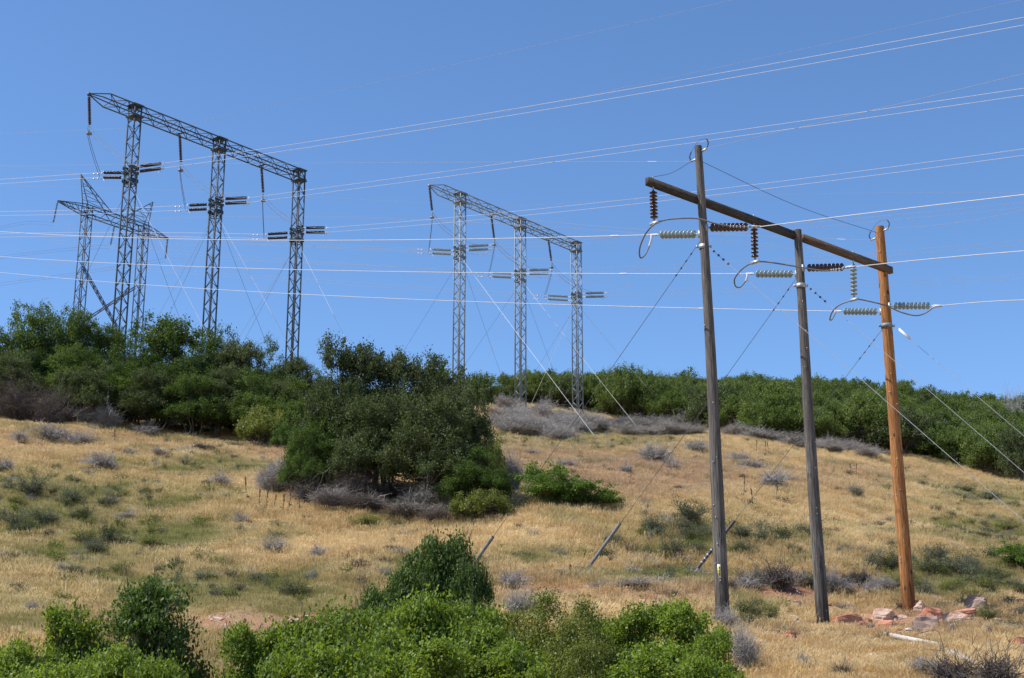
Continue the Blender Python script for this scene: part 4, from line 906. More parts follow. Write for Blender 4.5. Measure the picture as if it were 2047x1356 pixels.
# far suspension pylon with two peaks
def far_pylon():
    H = at(173, 408, 178)[2]; tip, end = on_z(115, 401, H), on_z(337, 477, H); d = unit(end - tip); nr = np.array([d[1], -d[0], 0.])
    A_, B_ = on_line(tip, end, 174), on_line(tip, end, 287)
    root = empty('lattice_pylon', [A_[0], A_[1], float(gz(A_[0], A_[1]))], 'distant two legged steel pylon with two peaks and crossed braces at the far left', 'pylon')
    st = M['steel_dark']; w = 1.0; hh = 1.2
    m = MB(); lattice(m, A_ - d * .5, B_ + d * .5, (w, hh), 1.2, .10, .06, nr, UP)
    for T_, Q_, s_ in ((tip, A_, -1), (end, B_, 1)):
        n = 4
        for sx in (-1, 1):
            m.bar(T_, Q_ + d * s_ * .5 + nr * sx * w / 2 + UP * hh / 2, .09); m.bar(T_ - UP * .12, Q_ + d * s_ * .5 + nr * sx * w / 2 - UP * hh / 2, .09)
            for k in range(n):
                t0, t1 = k / n, (k + .6) / n; b0 = Q_ + d * s_ * .5 + nr * sx * w / 2
                m.bar(b0 * (1 - t0) + T_ * t0 - UP * hh / 2 * (1 - t0), b0 * (1 - t1) + T_ * t1 + UP * hh / 2 * (1 - t1), .055)
        for k in range(n):
            t0, t1 = k / n, (k + 1) / n; q0 = Q_ * (1 - t0) + T_ * t0; q1 = Q_ * (1 - t1) + T_ * t1
            m.bar(q0 + nr * w / 2 * (1 - t0) - UP * hh / 2 * (1 - t0), q1 - nr * w / 2 * (1 - t1) - UP * hh / 2 * (1 - t1), .055)
    m.build('crossbeam', st, root)
    for Q_, pk, nm in ((A_, (161, 348), 0), (B_, (306, 404), 1)):
        g = float(gz(Q_[0], Q_[1])) - .2; m = MB()
        lattice(m, [Q_[0], Q_[1], g], Q_ + UP * .5, .95, 1.1, .10, .055, d, nr, zig=nm); m.build('leg', st, root)
        top = at(*pk, Q_[1] + (-.8 if nm == 0 else .8)); m = MB()
        out = -1 if nm == 0 else 1
        b1 = [Q_ + d * out * .3 + nr * .5 + UP * .6, Q_ + d * out * .3 - nr * .5 + UP * .6, Q_ - d * out * 3.4 - nr * .5 + UP * .6, Q_ - d * out * 3.4 + nr * .5 + UP * .6]
        for q in b1: m.bar(q, top, .08)
        for k in range(5):
            t0, t1 = k / 5, (k + .5) / 5
            for i in range(4): m.bar(b1[i] * (1 - t0) + top * t0, b1[(i + 1) % 4] * (1 - t1) + top * t1, .05)
        m.build('peak', st, root)
    m = MB()
    for a, b in (((166, 535), (234, 655)), ((270, 575), (164, 645))):
        Pa = at(*a, A_[1] if a[0] < 200 else B_[1]); Pb = at(*b, B_[1] if a[0] < 200 else A_[1])
        lattice(m, Pa, Pb, .32, .9, .065, .035, nr, UP, zig=0)
    m.build('cross_brace', st, root)
    SB = []
    for x in (115.5, 230, 335):
        P = on_line(tip, end, x) - UP * (.15 if x != 230 else .6)
        b = P - UP * 2.7 + nr * (-.55 if x < 300 else -.15); string(root, P, b, 15, M['ins_dark'], .15, segs=7); SB.append(b)
    return root, SB, d, nr, A_, B_
CR, CS, cd_, cnr, CA, CB = far_pylon()
for k, (b, L) in enumerate(zip(CS, [[(60, 443), (0, 454)], [(120, 498), (0, 513)], [(200, 538), (0, 566)]])):
    for dz, ud in ((.1, 'upper'), (-.35, 'lower')):
        wire('conductor', wire_pts(b + UP * dz, [(x, y + (0 if dz > 0 else 5)) for x, y in L], -cnr, .3), .011, 'guy_dark', '%s faint wire running left from the %s insulator of the distant pylon' % (ud, ordn[k]), 'power line', 'wires of the distant pylon')
for k, (b, L) in enumerate(zip(CS, [[(294, 430), (680, 441), (1240, 462)], [(600, 492), (900, 505)], [(680, 528), (1000, 548)]])):
    for dz, ud in ((.1, 'upper'), (-.35, 'lower')):
        wire('conductor', wire_pts(b + UP * dz, L, cnr, .3), .009, 'alu_dull', '%s faint wire running right from the %s insulator of the distant pylon' % (ud, ordn[k]), 'power line', 'wires of the distant pylon')
wire('shield_wire', wire_pts(at(161, 348, CA[1]), [(60, 336), (0, 330)][::1], -cnr, .2), .008, 'alu_dull', 'faint wire running left from the left peak of the distant pylon', 'power line', 'thin earth wires')

# ------------------------------------------------------------------ the wooden three pole structure
def wooden():
    Y1 = 46.0; H = at(1398, 396, Y1)[2]
    tip, end = on_z(1297, 363, H), on_z(1779, 541, H); d = unit(end - tip); nr = np.array([d[1], -d[0], 0.])
    Q = [on_line(tip, end, x) for x in (1399, 1596, 1765)]
    root = empty('wooden_pole_frame', [Q[1][0], Q[1][1], float(gz(Q[1][0], Q[1][1]))], 'wooden dead end structure of two grey poles and one orange pole joined by a crossarm', 'power pole')
    rr = np.random.default_rng(9); poles = []
    spec = [(0, .20, (1396.5, 293), (1447, 1243), .118, .215, 'pole_grey', 'weathered grey pole, tallest, with a yellow number tag'),
            (1, .20, (1593.5, 460), (1645, 1238), .128, .215, 'pole_grey', 'weathered grey pole in the middle, top level with the crossarm'),
            (2, -.34, (1757, 454), (1816, 1212), .165, .235, 'pole_new', 'newer orange brown pole')]
    for k, off, tp, bp, r0, r1, mt, lab in spec:
        A = Q[k] + nr * off; top = on_plane(*tp, A, np.array([1., 0, 0])); bot = on_plane(*bp, A, np.array([1., 0, 0])); bot[2] = float(gz(bot[0], bot[1])) - .4
        m = MB(); n = 60; seg = 20; V = []; ph = rr.uniform(0, 6, 6); bend = rr.uniform(-.03, .03, 2)
        for i in range(n + 1):
            t = i / n; c = bot + (top - bot) * t + np.array([math.sin(t * 5 + ph[0]) * .018 + bend[0] * math.sin(3.1 * t), math.sin(t * 4 + ph[1]) * .018, 0])
            R = r1 + (r0 - r1) * t; a = np.linspace(0, 2 * np.pi, seg, endpoint=False)
            rad = R * (1 + .025 * np.sin(a * 3 + ph[2] + t * 3) + .02 * np.sin(a * 7 + ph[3]) + rr.normal(size=seg) * .006)
            V.append(c + np.stack([np.cos(a) * rad, np.sin(a) * rad, 0 * a], 1))
        V.append(np.array([top + UP * .025])); V = np.concatenate(V)
        F = [[i * seg + j, i * seg + (j + 1) % seg, (i + 1) * seg + (j + 1) % seg, (i + 1) * seg + j] for i in range(n) for j in range(seg)]
        m.add(V, F); m.add(V[-seg - 1:], [[j, (j + 1) % seg, seg] for j in range(seg)])
        po = m.build('pole', M[mt], root, smooth=True, loc=bot); po['label'] = lab
        poles.append((bot, top, r0, r1, po))
        # small steps, nails and bolt heads
        m = MB()
        for i in range(15):
            t = rr.uniform(.05, .98); c = bot + (top - bot) * t; R = r1 + (r0 - r1) * t; a = rr.uniform(3.6, 5.6)
            m.box(c + np.array([math.cos(a) * R, math.sin(a) * R, 0]), .022, .022, .035)
        m.build('bolt_heads', M['hardware'], po) if False else m.build('bolt', M['hardware'], po)
    def on_pole(k, py):
        b, t, r0, r1, _ = poles[k]; lo, hi = 0, 1.
        for _i in range(30):
            f = (lo + hi) / 2
            if proj(b + (t - b) * f)[1] > py: lo = f
            else: hi = f
        return b + (t - b) * f, r1 + (r0 - r1) * f
    # crossarm in two timbers
    m = MB(); ax = np.array([d, nr, UP]); mid = Q[1]
    m.box((tip + mid) / 2 - nr * .02, np.linalg.norm(mid - tip) + .1, .16, .245, ax); o = m.build('crossarm', M['arm_dark'], root, loc=(tip + mid) / 2); o['label'] = 'dark brown crossarm timber over the left half'
    m = MB(); m.box((mid + end) / 2 + nr * .02 + d * .12, np.linalg.norm(end - mid) - .14, .16, .245, ax); o = m.build('crossarm', M['arm_brown'], root, loc=(mid + end) / 2); o['label'] = 'lighter brown crossarm timber over the right half'
    def fit(a, b, mat='hardware', w_=.05): m = MB(); m.bar(a, b, w_); return m.build('bracket', M[mat], root)
    # suspension strings
    SB = []
    for (x, ybot), mt in zip([(1305.5, 445), (1507, 523), (1705, 598)], ['ins_brown', 'ins_brown', 'ins_grey']):
        P = on_line(tip, end, x) - UP * .15; b = on_plane(x + 2.5, ybot, P, np.array([1., 0, 0])); fit(P + UP * .36, P - UP * .08, 'hardware', .03)
        string(root, P - UP * .02, b, 8, M[mt], .128, segs=16); m = MB(); m.box(b - UP * .02, .34, .07, .09, ax[[1, 0, 2]]); m.bar(b + UP * .12, b - UP * .05, .05); m.build('jumper_clamp', M['hardware'], root); SB.append(b)
    # strain strings and clamps
    LE = []; RE = []; TL = []
    for k, (yl, el, yr, er, ml, mr) in enumerate([(466, (1316, 469.5), 457.5, (1500, 454), 'ins_grey', 'ins_brown'), (546, (1507, 547.5), 538, (1692, 534), 'ins_grey', 'ins_brown'), (621, (1682, 622.5), 614, (1864, 611.5), 'ins_grey', 'ins_grey')]):
        for sg, y_, e_, mt, ST in ((-1, yl, el, ml, LE), (1, yr, er, mr, RE)):
            c, R = on_pole(k, y_); a = c + nr * sg * R; b = on_plane(*e_, c, nr); dr = unit(b - a)
            fit(a - dr * R * 1.0, a + dr * .14, 'hardware', .045)
            string(root, a + dr * .08, b, 9 if sg < 0 or k else 9, M[mt], .137, segs=16)
            m = MB(); c2 = b + dr * .36; m.tube(np.array([b - dr * .03, b + dr * .1, c2]), [.02, .045, .03], 8); tl = at(*[(1298, 492), (1491, 562), (1670, 626)][k], c2[1] - .05)
            if sg < 0: m.tube(curve([c2 - dr * .05, c2 * .6 + tl * .4 - dr * .06, tl]), .034, 8); TL.append(tl)
            m.build('strain_clamp', M['alu'], root); ST.append(c2)
            if k < 3:
                fit(c + nr * sg * R * 1.02 - UP * .12, c + nr * sg * R * 1.02 + UP * .12, 'hardware', .09)
    # jumper loops
    J = [[(1298, 492), (1290, 509), (1281, 516), (1278, 505), (1281, 489), (1291, 467), (1304, 452), (1320, 443), (1345, 438), (1392, 437), (1430, 447), (1465, 453), (1500, 454)],
         [(1491, 562), (1480, 574), (1471, 573), (1468, 560), (1476, 546), (1490, 533), (1508, 525), (1532, 524), (1592, 533), (1640, 541), (1665, 540), (1692, 534)],
         [(1670, 626), (1663, 639), (1659, 638), (1665, 622), (1680, 609), (1708, 600), (1725, 600), (1770, 611), (1800, 624), (1830, 631), (1850, 626), (1866, 615), (1876, 610)]]
    for k in range(3):
        P = []; xs = [q[0] for q in J[k]]; n = len(J[k]); i0 = int(np.argmin([abs(q[0] - proj(SB[k])[0]) for q in J[k]])) if k else 6
        i0 = {0: 6, 1: 6, 2: 5}[k]; YL, YS, YR = TL[k][1], SB[k][1], RE[k][1]
        for i, q in enumerate(J[k]):
            Y = YL + (YS - YL) * (i / i0) if i <= i0 else YS + (YR - YS) * ((i - i0) / (n - 1 - i0))
            if k < 3 and i > i0: Y = min(Y, Y)
            P.append(at(*q, Y))
        P[0] = TL[k]; P[-1] = RE[k]
        C = curve(P); nm_ = len(C); m = MB(); m.tube(C, .025, 8); o = m.build('jumper_wire', M['loop'], root)
        m = MB(); Cl = C[-9:]
        for j in range(0, 9, 1): m.tube(np.array([Cl[j] - UP * .0, Cl[j] + unit(Cl[min(j + 1, 8)] - Cl[max(j - 1, 0)]) * .03]), .042, 8)
        m.build('armour_wrap', M['alu'], o)
    # clamp bands and the tag
    for k, y_ in ((0, 494), (1, 572), (2, 652)):
        c, R = on_pole(k, y_); m = MB(); m.lathe(c - UP * .07, [0, 0, 1], [(0, R + .004), (0, R + .02), (.14, R + .02), (.14, R + .004)], 20)
        for sg in (-1, 1): m.box(c + np.array([sg * (R + .05), -.02, 0]), .09, .04, .06); m.box(c + np.array([sg * (R + .085), -.02, 0]), .03, .07, .08)
        m.build('clamp_band', M['hardware'] if k < 2 else M['steel'], root)
    c, R = on_pole(0, 1144); bb = poles[0][4]; n = unit(np.array([-.05, -1., 0])); x = np.array([-n[1], n[0], 0]); x = -x if x[0] < 0 else x; dd = unit(poles[0][1] - poles[0][0])
    c = c + x * -.07; pc = c + n * (R + .034); m = MB(); m.box(pc, .085, .004, .40, np.array([x, n, dd])); tg = m.build('number_tag', M['tag_white'], root)
    m = MB(); m.box(pc + n * .004 , .066, .004, .30, np.array([x, n, dd])); m.build('tag_face', M['tag'], tg)
    for i, ch in enumerate('408'):
        cu = bpy.data.curves.new('digit', 'FONT'); cu.body = ch; cu.size = .115; cu.extrude = .001; cu.align_x = 'CENTER'; cu.align_y = 'CENTER'; cu.materials.append(M['ink'])
        t0 = bpy.data.objects.new('digit_curve', cu); t = bpy.data.objects.new('digit', bpy.data.meshes.new_from_object(t0)); bpy.data.objects.remove(t0); COL.objects.link(t); t.parent = tg
        t.location = Vector(pc + n * .0085 + dd * (.095 - i * .095)) - root.location * 0
        t.rotation_euler = (math.pi / 2, 0, math.atan2(x[1], x[0])); t.location = Vector(t.location) - tg.location - root.location
    # top hardware: earth wire dead ends with springy armour rods
    SH = []
    for k, y_, tip_ in ((0, 316, (1386, 312)), (2, 474, (1744, 474))):
        c, R = on_pole(k, y_); T_ = poles[k][1]
        for sg in (-1, 1):
            a = c + nr * sg * R + UP * (0 if sg < 0 else .18); e = a + nr * sg * .22 - UP * (.02 if sg < 0 else -.05); fit(a - nr * sg * .05, e, 'hardware', .05)
            hx = e + UP * .34 - nr * sg * .03; P = [e, (e + hx) / 2 + nr * sg * .07, hx]; m = MB(); C = curve(P); m.tube(C, .011, 6)
            for j in range(2, len(C) - 1, 2): m.tube(np.array([C[j], C[j] + UP * .015]), .028, 6)
            m.build('preformed_grip', M['steel_dark'], root); SH.append((k, sg, e, hx))
    def hx(k, sg): return [q for q in SH if q[0] == k and q[1] == sg][0]
    for k in (0, 2):
        l, r_ = hx(k, -1), hx(k, 1); m = MB(); m.tube(curve([l[3], (l[3] + r_[3]) / 2 + UP * .14, r_[3]]), .006, 5, False); m.build('bond_wire', M['guy_dark'], root)
    m = MB(); a = hx(0, -1)[2]; b = tip + UP * .17 + d * .12; m.tube(curve([a, a * .5 + b * .5 - UP * .12, b]), .008, 5, False); m.build('bond_wire', M['guy_dark'], root)
    a, _ = on_pole(0, 321); b, _ = on_pole(2, 467); m = MB(); m.tube(curve([a, a * .5 + b * .5 - UP * .22, b]), .0085, 5, False); m.build('span_wire', M['guy_dark'], root)
    return dict(root=root, tip=tip, d=d, nr=nr, LE=LE, RE=RE, on_pole=on_pole, hx=hx)
W = wooden()
nrW = W['nr']
KWL = [[(900, 480.5), (350, 477), (0, 463.5)], [(900, 547), (450, 534), (0, 513.5)], [(1100, 613), (600, 586), (0, 545)]]
KWR = [[(1780, 421), (2047, 389.5)], [(1850, 519), (2047, 502)], [(1950, 605), (2047, 600)]]
for k in range(3):
    sl = [[1228, 1208], [1245], [1405]][k][:1]
    wire('conductor', wire_pts(W['LE'][k], KWL[k], -nrW, .4), .0145, 'alu', 'thick bright conductor running left from the %s pole of the wooden structure' % ['tallest grey', 'middle grey', 'orange'][k], 'power line', 'conductors of the wooden structure', sleeve=sl)
    wire('conductor', wire_pts(W['RE'][k], KWR[k], nrW, .9), .0145, 'alu', 'thick bright conductor running right from the %s pole of the wooden structure' % ['tallest grey', 'middle grey', 'orange'][k], 'power line', 'conductors of the wooden structure')
for k, L, sg, sl in ((0, [(1303, 315.5), (930, 322), (400, 330), (0, 332)], -1, [1303]), (0, [(1700, 231), (2047, 147.5)], 1, None), (2, [(1682, 473.5), (1300, 462), (1180, 450)], -1, [1682]), (2, [(1900, 447), (2047, 420)], 1, None)):
    wire('shield_wire', wire_pts(W['hx'](k, sg)[2], L, nrW * sg, .5), .0062, 'alu_dull', 'thin earth wire running %s from the top of the %s pole' % ('right' if sg > 0 else 'left', 'tallest grey' if k == 0 else 'orange'), 'power line', 'thin earth wires', sleeve=sl)
# guys of the wooden poles: wire, strain beads, and guards at the anchors
def beads(o, P, t0, n, step, mat='steel_dark', r=.03):
    d = unit(P[-1] - P[0])
    for i in range(n):
        m = MB(); c = P[0] + d * (t0 + i * step); m.tube(np.array([c - d * .05, c, c + d * .05]), [.012, r, .012], 6); m.build('wire_clip', M[mat], o)
for k, y0, anchor, gtop, gmat, lab in [(0, 480, (941, 1131), (985, 1062), 'guard_grey', 'tallest grey'), (1, 553, (1165, 1143), (1239, 1043), 'guard_grey', 'middle grey'), (2, 656, (1378, 1152), (1468, 1038), 'guard_dark', 'orange')]:
    c, R = W['on_pole'](k, y0); a = c - nrW * R; e = ground_at(anchor[0], anchor[1]); e = e - UP * .15
    P = np.array([a, a * .5 + e * .5 - UP * .03, e]); o = wire('guy_wire', P, .0085, 'guy_dark', 'dark guy wire slanting down left from the %s pole of the wooden structure' % lab, 'guy wire', 'guy wires of the wooden structure'); beads(o, P, .5, 4, .28)
    d = unit(e - a); L = np.linalg.norm(e - a); ts = np.linspace(.3, .99, 200); q = proj(a + (e - a) * ts[:, None]); t = ts[int(np.argmin(abs(q[0] - gtop[0])))]
    g0 = a + (e - a) * t; g1 = a + (e - a) * (1 - .15 / L) if k < 2 else a + (e - a) * (1 - .5 / L)
    m = MB(); m.tube(np.array([g0, g0 * .5 + g1 * .5, g1]), .06, 10)
    m.tube(np.array([g0 + d * .02, g0 - d * .01]), .066, 8); go = m.build('guy_guard', M[gmat], loc=g1)
    tag(go, {0: 'grey guy guard leaning out of the upright dark oak shrub', 1: 'long grey guy guard leaning over the dry grass, middle one of three', 2: 'dark guy guard with pale rings, crossing behind the nearest grey pole'}[k], 'guy guard', 'guy guards at the anchors')
    if k == 2:
        for tt in (.62, .72, .8, .88): c_ = g0 * (1 - tt) + g1 * tt; m = MB(); m.tube(np.array([c_ - d * .02, c_ + d * .02]), .068, 10); m.build('ring', M['hardware'], go)
    m = MB(); m.tube(np.array([e + (a - e) / L * .02, e - (a - e) / L * -.6]), .016, 6); m.build('anchor_rod', M['hardware'], o)
for k, y0, px, py, lab in [(0, 498, 2047, 1042, 'tallest grey'), (1, 573, 2047, 945, 'middle grey'), (2, 652, 2047, 872, 'orange')]:
    c, R = W['on_pole'](k, y0); a = c + nrW * (R + .08); e = on_plane(px, py, a, nrW); d = e - a
    t = 1.0
    while t < 4 and (a + d * t)[2] > float(gz(*(a + d * t)[:2])): t += .02
    P = np.array([a, a + d * t * .5, a + d * t]); o = wire('guy_wire', P, .0075, 'alu_dull', 'guy wire slanting down right from the %s pole of the wooden structure' % lab, 'guy wire', 'guy wires of the wooden structure')
    if k < 2: beads(o, P, .25, 4, .26, 'steel_dark', .045)
    else:
        dd = unit(d); m = MB(); m.bar(a + dd * .35, a + dd * .95, .05); m.bar(a + dd * .35 + UP * .06, a + dd * .95 + UP * .06, .03); m.build('turnbuckle', M['guy_white'], o)

# ------------------------------------------------------------------ rocks, boards and logs
ROCKS = []
def rock(name, px, py, wpx, hpx, mat, label, seed, flat=1., cat='rock', yaw=None, sink=.42):
    r = np.random.default_rng(seed); p = ground_at(px, py); s = scale_at(p); w_, h_ = wpx / s * .86, hpx / s * .9; ROCKS.append((p[0], p[1], w_))
    bm = bmesh.new()
    base = bmesh.ops.create_cube(bm, size=1.0)
    for v in bm.verts: v.co += Vector(r.normal(size=3) * .11)
    for _ in range(7):      # split off corners so the block looks broken
        n = Vector(r.normal(size=3)).normalized(); n.z = abs(n.z) * .6
        n.normalize(); res = bmesh.ops.bisect_plane(bm, geom=bm.verts[:] + bm.edges[:] + bm.faces[:], plane_co=n * float(r.uniform(.33, .52)), plane_no=n, clear_outer=True)
        ed = [e for e in res['geom_cut'] if isinstance(e, bmesh.types.BMEdge)]
        if ed:
            try: bmesh.ops.contextual_create(bm, geom=ed)
            except Exception: pass
    bmesh.ops.bevel(bm, geom=bm.edges[:], offset=.035, segments=1, affect='EDGES')
    bmesh.ops.triangulate(bm, faces=bm.faces[:]); bmesh.ops.subdivide_edges(bm, edges=bm.edges[:], cuts=3, use_grid_fill=True)
    ph = r.uniform(0, 6, 9)
    for v in bm.verts:
        c = v.co; k_ = math.sin(c.x * 9 + ph[0]) * math.sin(c.y * 11 + ph[1]) + math.sin(c.z * 22 + ph[2] + c.x * 3) * .9
        v.co += v.normal * .024 * k_ + Vector(r.normal(size=3) * .008)
        v.co.x *= w_; v.co.y *= w_ * .75; v.co.z = (v.co.z + .5) * h_ * 1.15 - h_ * sink
    me = bpy.data.meshes.new(name); bm.to_mesh(me); bm.free(); me.materials.append(M[mat]); o = bpy.data.objects.new(name, me); COL.objects.link(o)
    o.location = Vector([float(v) for v in p]); o.rotation_euler = (float(r.uniform(-.08, .08)), float(r.uniform(-.12, .12)), float(r.uniform(-.5, .5)) if yaw is None else yaw)
    return tag(o, label, cat, 'broken sandstone blocks' if name == 'rock' else 'stone chips ' + ('below the poles' if px > 1300 else 'on the left bank'))
for i, a in enumerate([
 (1698, 1248, 74, 38, 'rock_red', 'long red sandstone block beside the foot of the middle pole'), (1762, 1240, 56, 30, 'rock_pink', 'pale topped block, upper one of the stacked pair between the poles'),
 (1762, 1260, 48, 26, 'rock_red', 'salmon red block, lower one of the stacked pair between the poles'), (1836, 1226, 52, 26, 'rock_pink', 'pale slab leaning at the foot of the orange pole'),
 (1862, 1240, 56, 34, 'rock_red', 'purplish red boulder behind the big one in front of the orange pole'), (1846, 1260, 62, 42, 'rock_grey', 'big grey red boulder in front of the orange pole'),
 (1918, 1242, 56, 20, 'rock_pink', 'flat pale cream slab right of the big boulder'), (1928, 1228, 50, 14, 'rock_red', 'flat salmon slab behind the cream one'),
 (1951, 1214, 64, 28, 'rock_grey', 'long grey slab with a red top edge on the right'), (1872, 1200, 28, 13, 'rock_pink', 'small pale stone right of the orange pole'),
 (2022, 1196, 28, 11, 'rock_red', 'small red stone near the right edge'), (2036, 1212, 44, 20, 'rock_red', 'red boulder at the right edge'), (2002, 1190, 22, 9, 'rock_red', 'little red stone left of the boulder at the right edge'),
 (1588, 1218, 34, 22, 'rock_pink', 'broken layered stone between the grey poles'), (1586, 1236, 24, 8, 'rock_pink', 'flat flake below the broken layered stone'), (1580, 1276, 30, 20, 'rock_red', 'rounded red stone in the grass below the grey poles'),
 (1904, 1260, 13, 17, 'rock_white', 'small bright white stone right of the big boulder'), (1972, 1264, 24, 12, 'rock_grey', 'dark grey stone in the grass at the right'), (2040, 1285, 30, 14, 'rock_red', 'dark red stone at the right edge'),
 (1633, 1308, 22, 7, 'rock_white', 'flat white stone near the bottom'), (1940, 1296, 18, 6, 'rock_white', 'flat pale stone above the dead branches'), (435, 1242, 36, 9, 'rock_pink', 'flat pale stone on the soil bank at the left'),
 (590, 1242, 28, 9, 'rock_pink', 'pale stone above the left end of the thicket'), (612, 1238, 16, 6, 'rock_white', 'little white stone above the left end of the thicket'), (1283, 1204, 12, 7, 'rock_pink', 'little pale stone in the grass above the thicket'),
 (1816, 1262, 18, 6, 'rock_white', 'little pale flake below the stacked blocks'), (1800, 1236, 26, 10, 'rock_pink', 'low pale stone between the stacked pair and the big boulder'), (1738, 1246, 14, 8, 'rock_red', 'little red stone against the stacked pair')]):
    rock('rock', a[0], a[1], a[2], a[3], a[4], a[5], 300 + i)
rs = np.random.default_rng(77)
for i in range(11):
    px, py = rs.uniform(1650, 2045), rs.uniform(1200, 1262); q = rs.uniform(11, 24)
    rock('rock', px, py, q, q * rs.uniform(.3, .55), ['rock_red', 'rock_pink', 'rock_red', 'rock_grey', 'rock_pink'][i % 5], 'small sandstone block in the loose rubble around the foot of the orange pole', 700 + i, cat='rock')
for i in range(46):
    zone = i % 3; px = rs.uniform(1480, 2040) if zone else rs.uniform(400, 720); py = rs.uniform(1205, 1320) if zone else rs.uniform(1236, 1256)
    rock('stone', px, py, rs.uniform(6, 17), rs.uniform(3, 8), ['rock_red', 'rock_pink', 'rock_white', 'rock_pink'][i % 4], 'small broken stone chip lying in the dry grass ' + ('below the poles' if zone else 'on the soil bank at the left'), 900 + i, cat='stone', sink=.3)
def plank(name, a, b, w_, h_, mat, label, cat):
    A, B = ground_at(*a), ground_at(*b); A = A + UP * h_ * .45; B = B + UP * h_ * .45
    c = (A + B) / 2; m = MB(); m.bar(A, B, w_, h_); o = m.build(name, M[mat], loc=c); return tag(o, label, cat)
plank('board', (1768, 1272), (1882, 1296), .06, .14, 'board', 'long bleached board lying in the grass below the stones', 'board')
plank('board', (1508, 1313), (1544, 1318), .12, .06, 'board', 'short bleached board near the bottom right of the thicket', 'board')
plank('board', (2010, 1312), (2047, 1322), .12, .06, 'board', 'bleached board end at the right edge', 'board')
def log(a, b, r0, r1, label, seed):
    A, B = ground_at(*a), ground_at(*b); r = np.random.default_rng(seed); t = np.linspace(0, 1, 10)[:, None]
    P = A + (B - A) * t + r.normal(size=(10, 3)) * .03; P[:, 2] = gz(P[:, 0], P[:, 1]) + r0 * .8; m = MB(); m.tube(P, np.linspace(r0, r1, 10), 6)
    tag(m.build('log', M['log'], loc=P[0], smooth=True), label, 'log')
log((1900, 1312), (1985, 1350), .10, .07, 'bleached log lying behind the dead branches in the bottom right', 1)
log((640, 1000), (700, 1018), .06, .03, 'bleached fallen branch below the oak clump', 2)
log((1545, 1168), (1600, 1190), .06, .02, 'bleached branch lying in the dark bush on the red bank', 3)

# ------------------------------------------------------------------ dry grass (geometry nodes on one object)
def tuft(name, seed, n, h, R, w_, seed_heads=True, lean=.35):
    r = np.random.default_rng(seed); m = MB()
    for k in range(n):
        a = r.uniform(0, 6.28); q = R * math.sqrt(r.random()); b = np.array([math.cos(a) * q, math.sin(a) * q, -.04])
        hh = h * r.uniform(.55, 1.1); d = np.array([math.cos(a), math.sin(a), 0]) * lean * hh * r.uniform(.1, 1) + r.normal(size=3) * np.array([.08, .08, 0]) * hh
        th = r.uniform(0, 3.14); s_ = np.array([math.cos(th), math.sin(th), 0]) * w_
        p1 = b + np.array([0, 0, hh * .55]) + d * .35; p2 = b + np.array([0, 0, hh * .95]) + d
        m.add([b - s_, b + s_, p1 + s_ * .7, p1 - s_ * .7], [[0, 1, 2, 3]]); 
        if seed_heads and r.random() < .75: m.add([p1 - s_ * .7, p1 + s_ * .7, p2 + s_ * 1.9, p2 + np.array([d[0] * .25, d[1] * .25, hh * .16]), p2 - s_ * 1.9], [[0, 1, 2, 3, 4]])
        else: m.add([p1 - s_ * .7, p1 + s_ * .7, p2], [[0, 1, 2]])
    return m.build(name, M['grass'], link=False)
TUF = [tuft('tuft', 401, 75, .21, .32, .0045), tuft('tuft', 402, 65, .27, .30, .0045, True, .6), tuft('tuft', 403, 65, .20, .34, .005, False, .7)]
def scatter(name, P, attrs, protos, label, cat, matw=None):
    me = bpy.data.meshes.new(name); me.vertices.add(len(P)); me.vertices.foreach_set('co', P.astype(np.float32).ravel())
    for k, v in attrs.items():
        t = 'INT' if k == 'pick' else 'FLOAT'; a = me.attributes.new(k, t, 'POINT'); a.data.foreach_set('value', v.astype(np.int32 if t == 'INT' else np.float32))
    me.update(); o = bpy.data.objects.new(name, me); COL.objects.link(o)
    g = bpy.data.node_groups.new(name, 'GeometryNodeTree'); g.interface.new_socket('Geometry', in_out='INPUT', socket_type='NodeSocketGeometry'); g.interface.new_socket('Geometry', in_out='OUTPUT', socket_type='NodeSocketGeometry')
    gi, go = g.nodes.new('NodeGroupInput'), g.nodes.new('NodeGroupOutput'); ip = g.nodes.new('GeometryNodeInstanceOnPoints'); g2 = g.nodes.new('GeometryNodeGeometryToInstance')
    for pr in reversed(protos):
        oi = g.nodes.new('GeometryNodeObjectInfo'); oi.inputs['Object'].default_value = pr; oi.inputs['As Instance'].default_value = False; g.links.new(oi.outputs['Geometry'], g2.inputs[0])
    def na(nm, t='FLOAT'): n = g.nodes.new('GeometryNodeInputNamedAttribute'); n.data_type = t; n.inputs['Name'].default_value = nm; return n.outputs[0]
    ip.inputs['Pick Instance'].default_value = True
    g.links.new(gi.outputs[0], ip.inputs['Points']); g.links.new(g2.outputs[0], ip.inputs['Instance']); g.links.new(na('pick', 'INT'), ip.inputs['Instance Index'])
    cx = g.nodes.new('ShaderNodeCombineXYZ'); g.links.new(na('rot'), cx.inputs[2]); g.links.new(na('tx'), cx.inputs[0]); 
    er = g.nodes.new('FunctionNodeEulerToRotation'); g.links.new(cx.outputs[0], er.inputs[0]); g.links.new(er.outputs[0], ip.inputs['Rotation'])
    cs = g.nodes.new('ShaderNodeCombineXYZ'); g.links.new(na('sw'), cs.inputs[0]); g.links.new(na('sw'), cs.inputs[1]); g.links.new(na('sh'), cs.inputs[2]); g.links.new(cs.outputs[0], ip.inputs['Scale'])
    g.links.new(ip.outputs[0], go.inputs[0]); md = o.modifiers.new('scatter', 'NODES'); md.node_group = g
    return tag(o, label, cat, kind='stuff')
pts = []
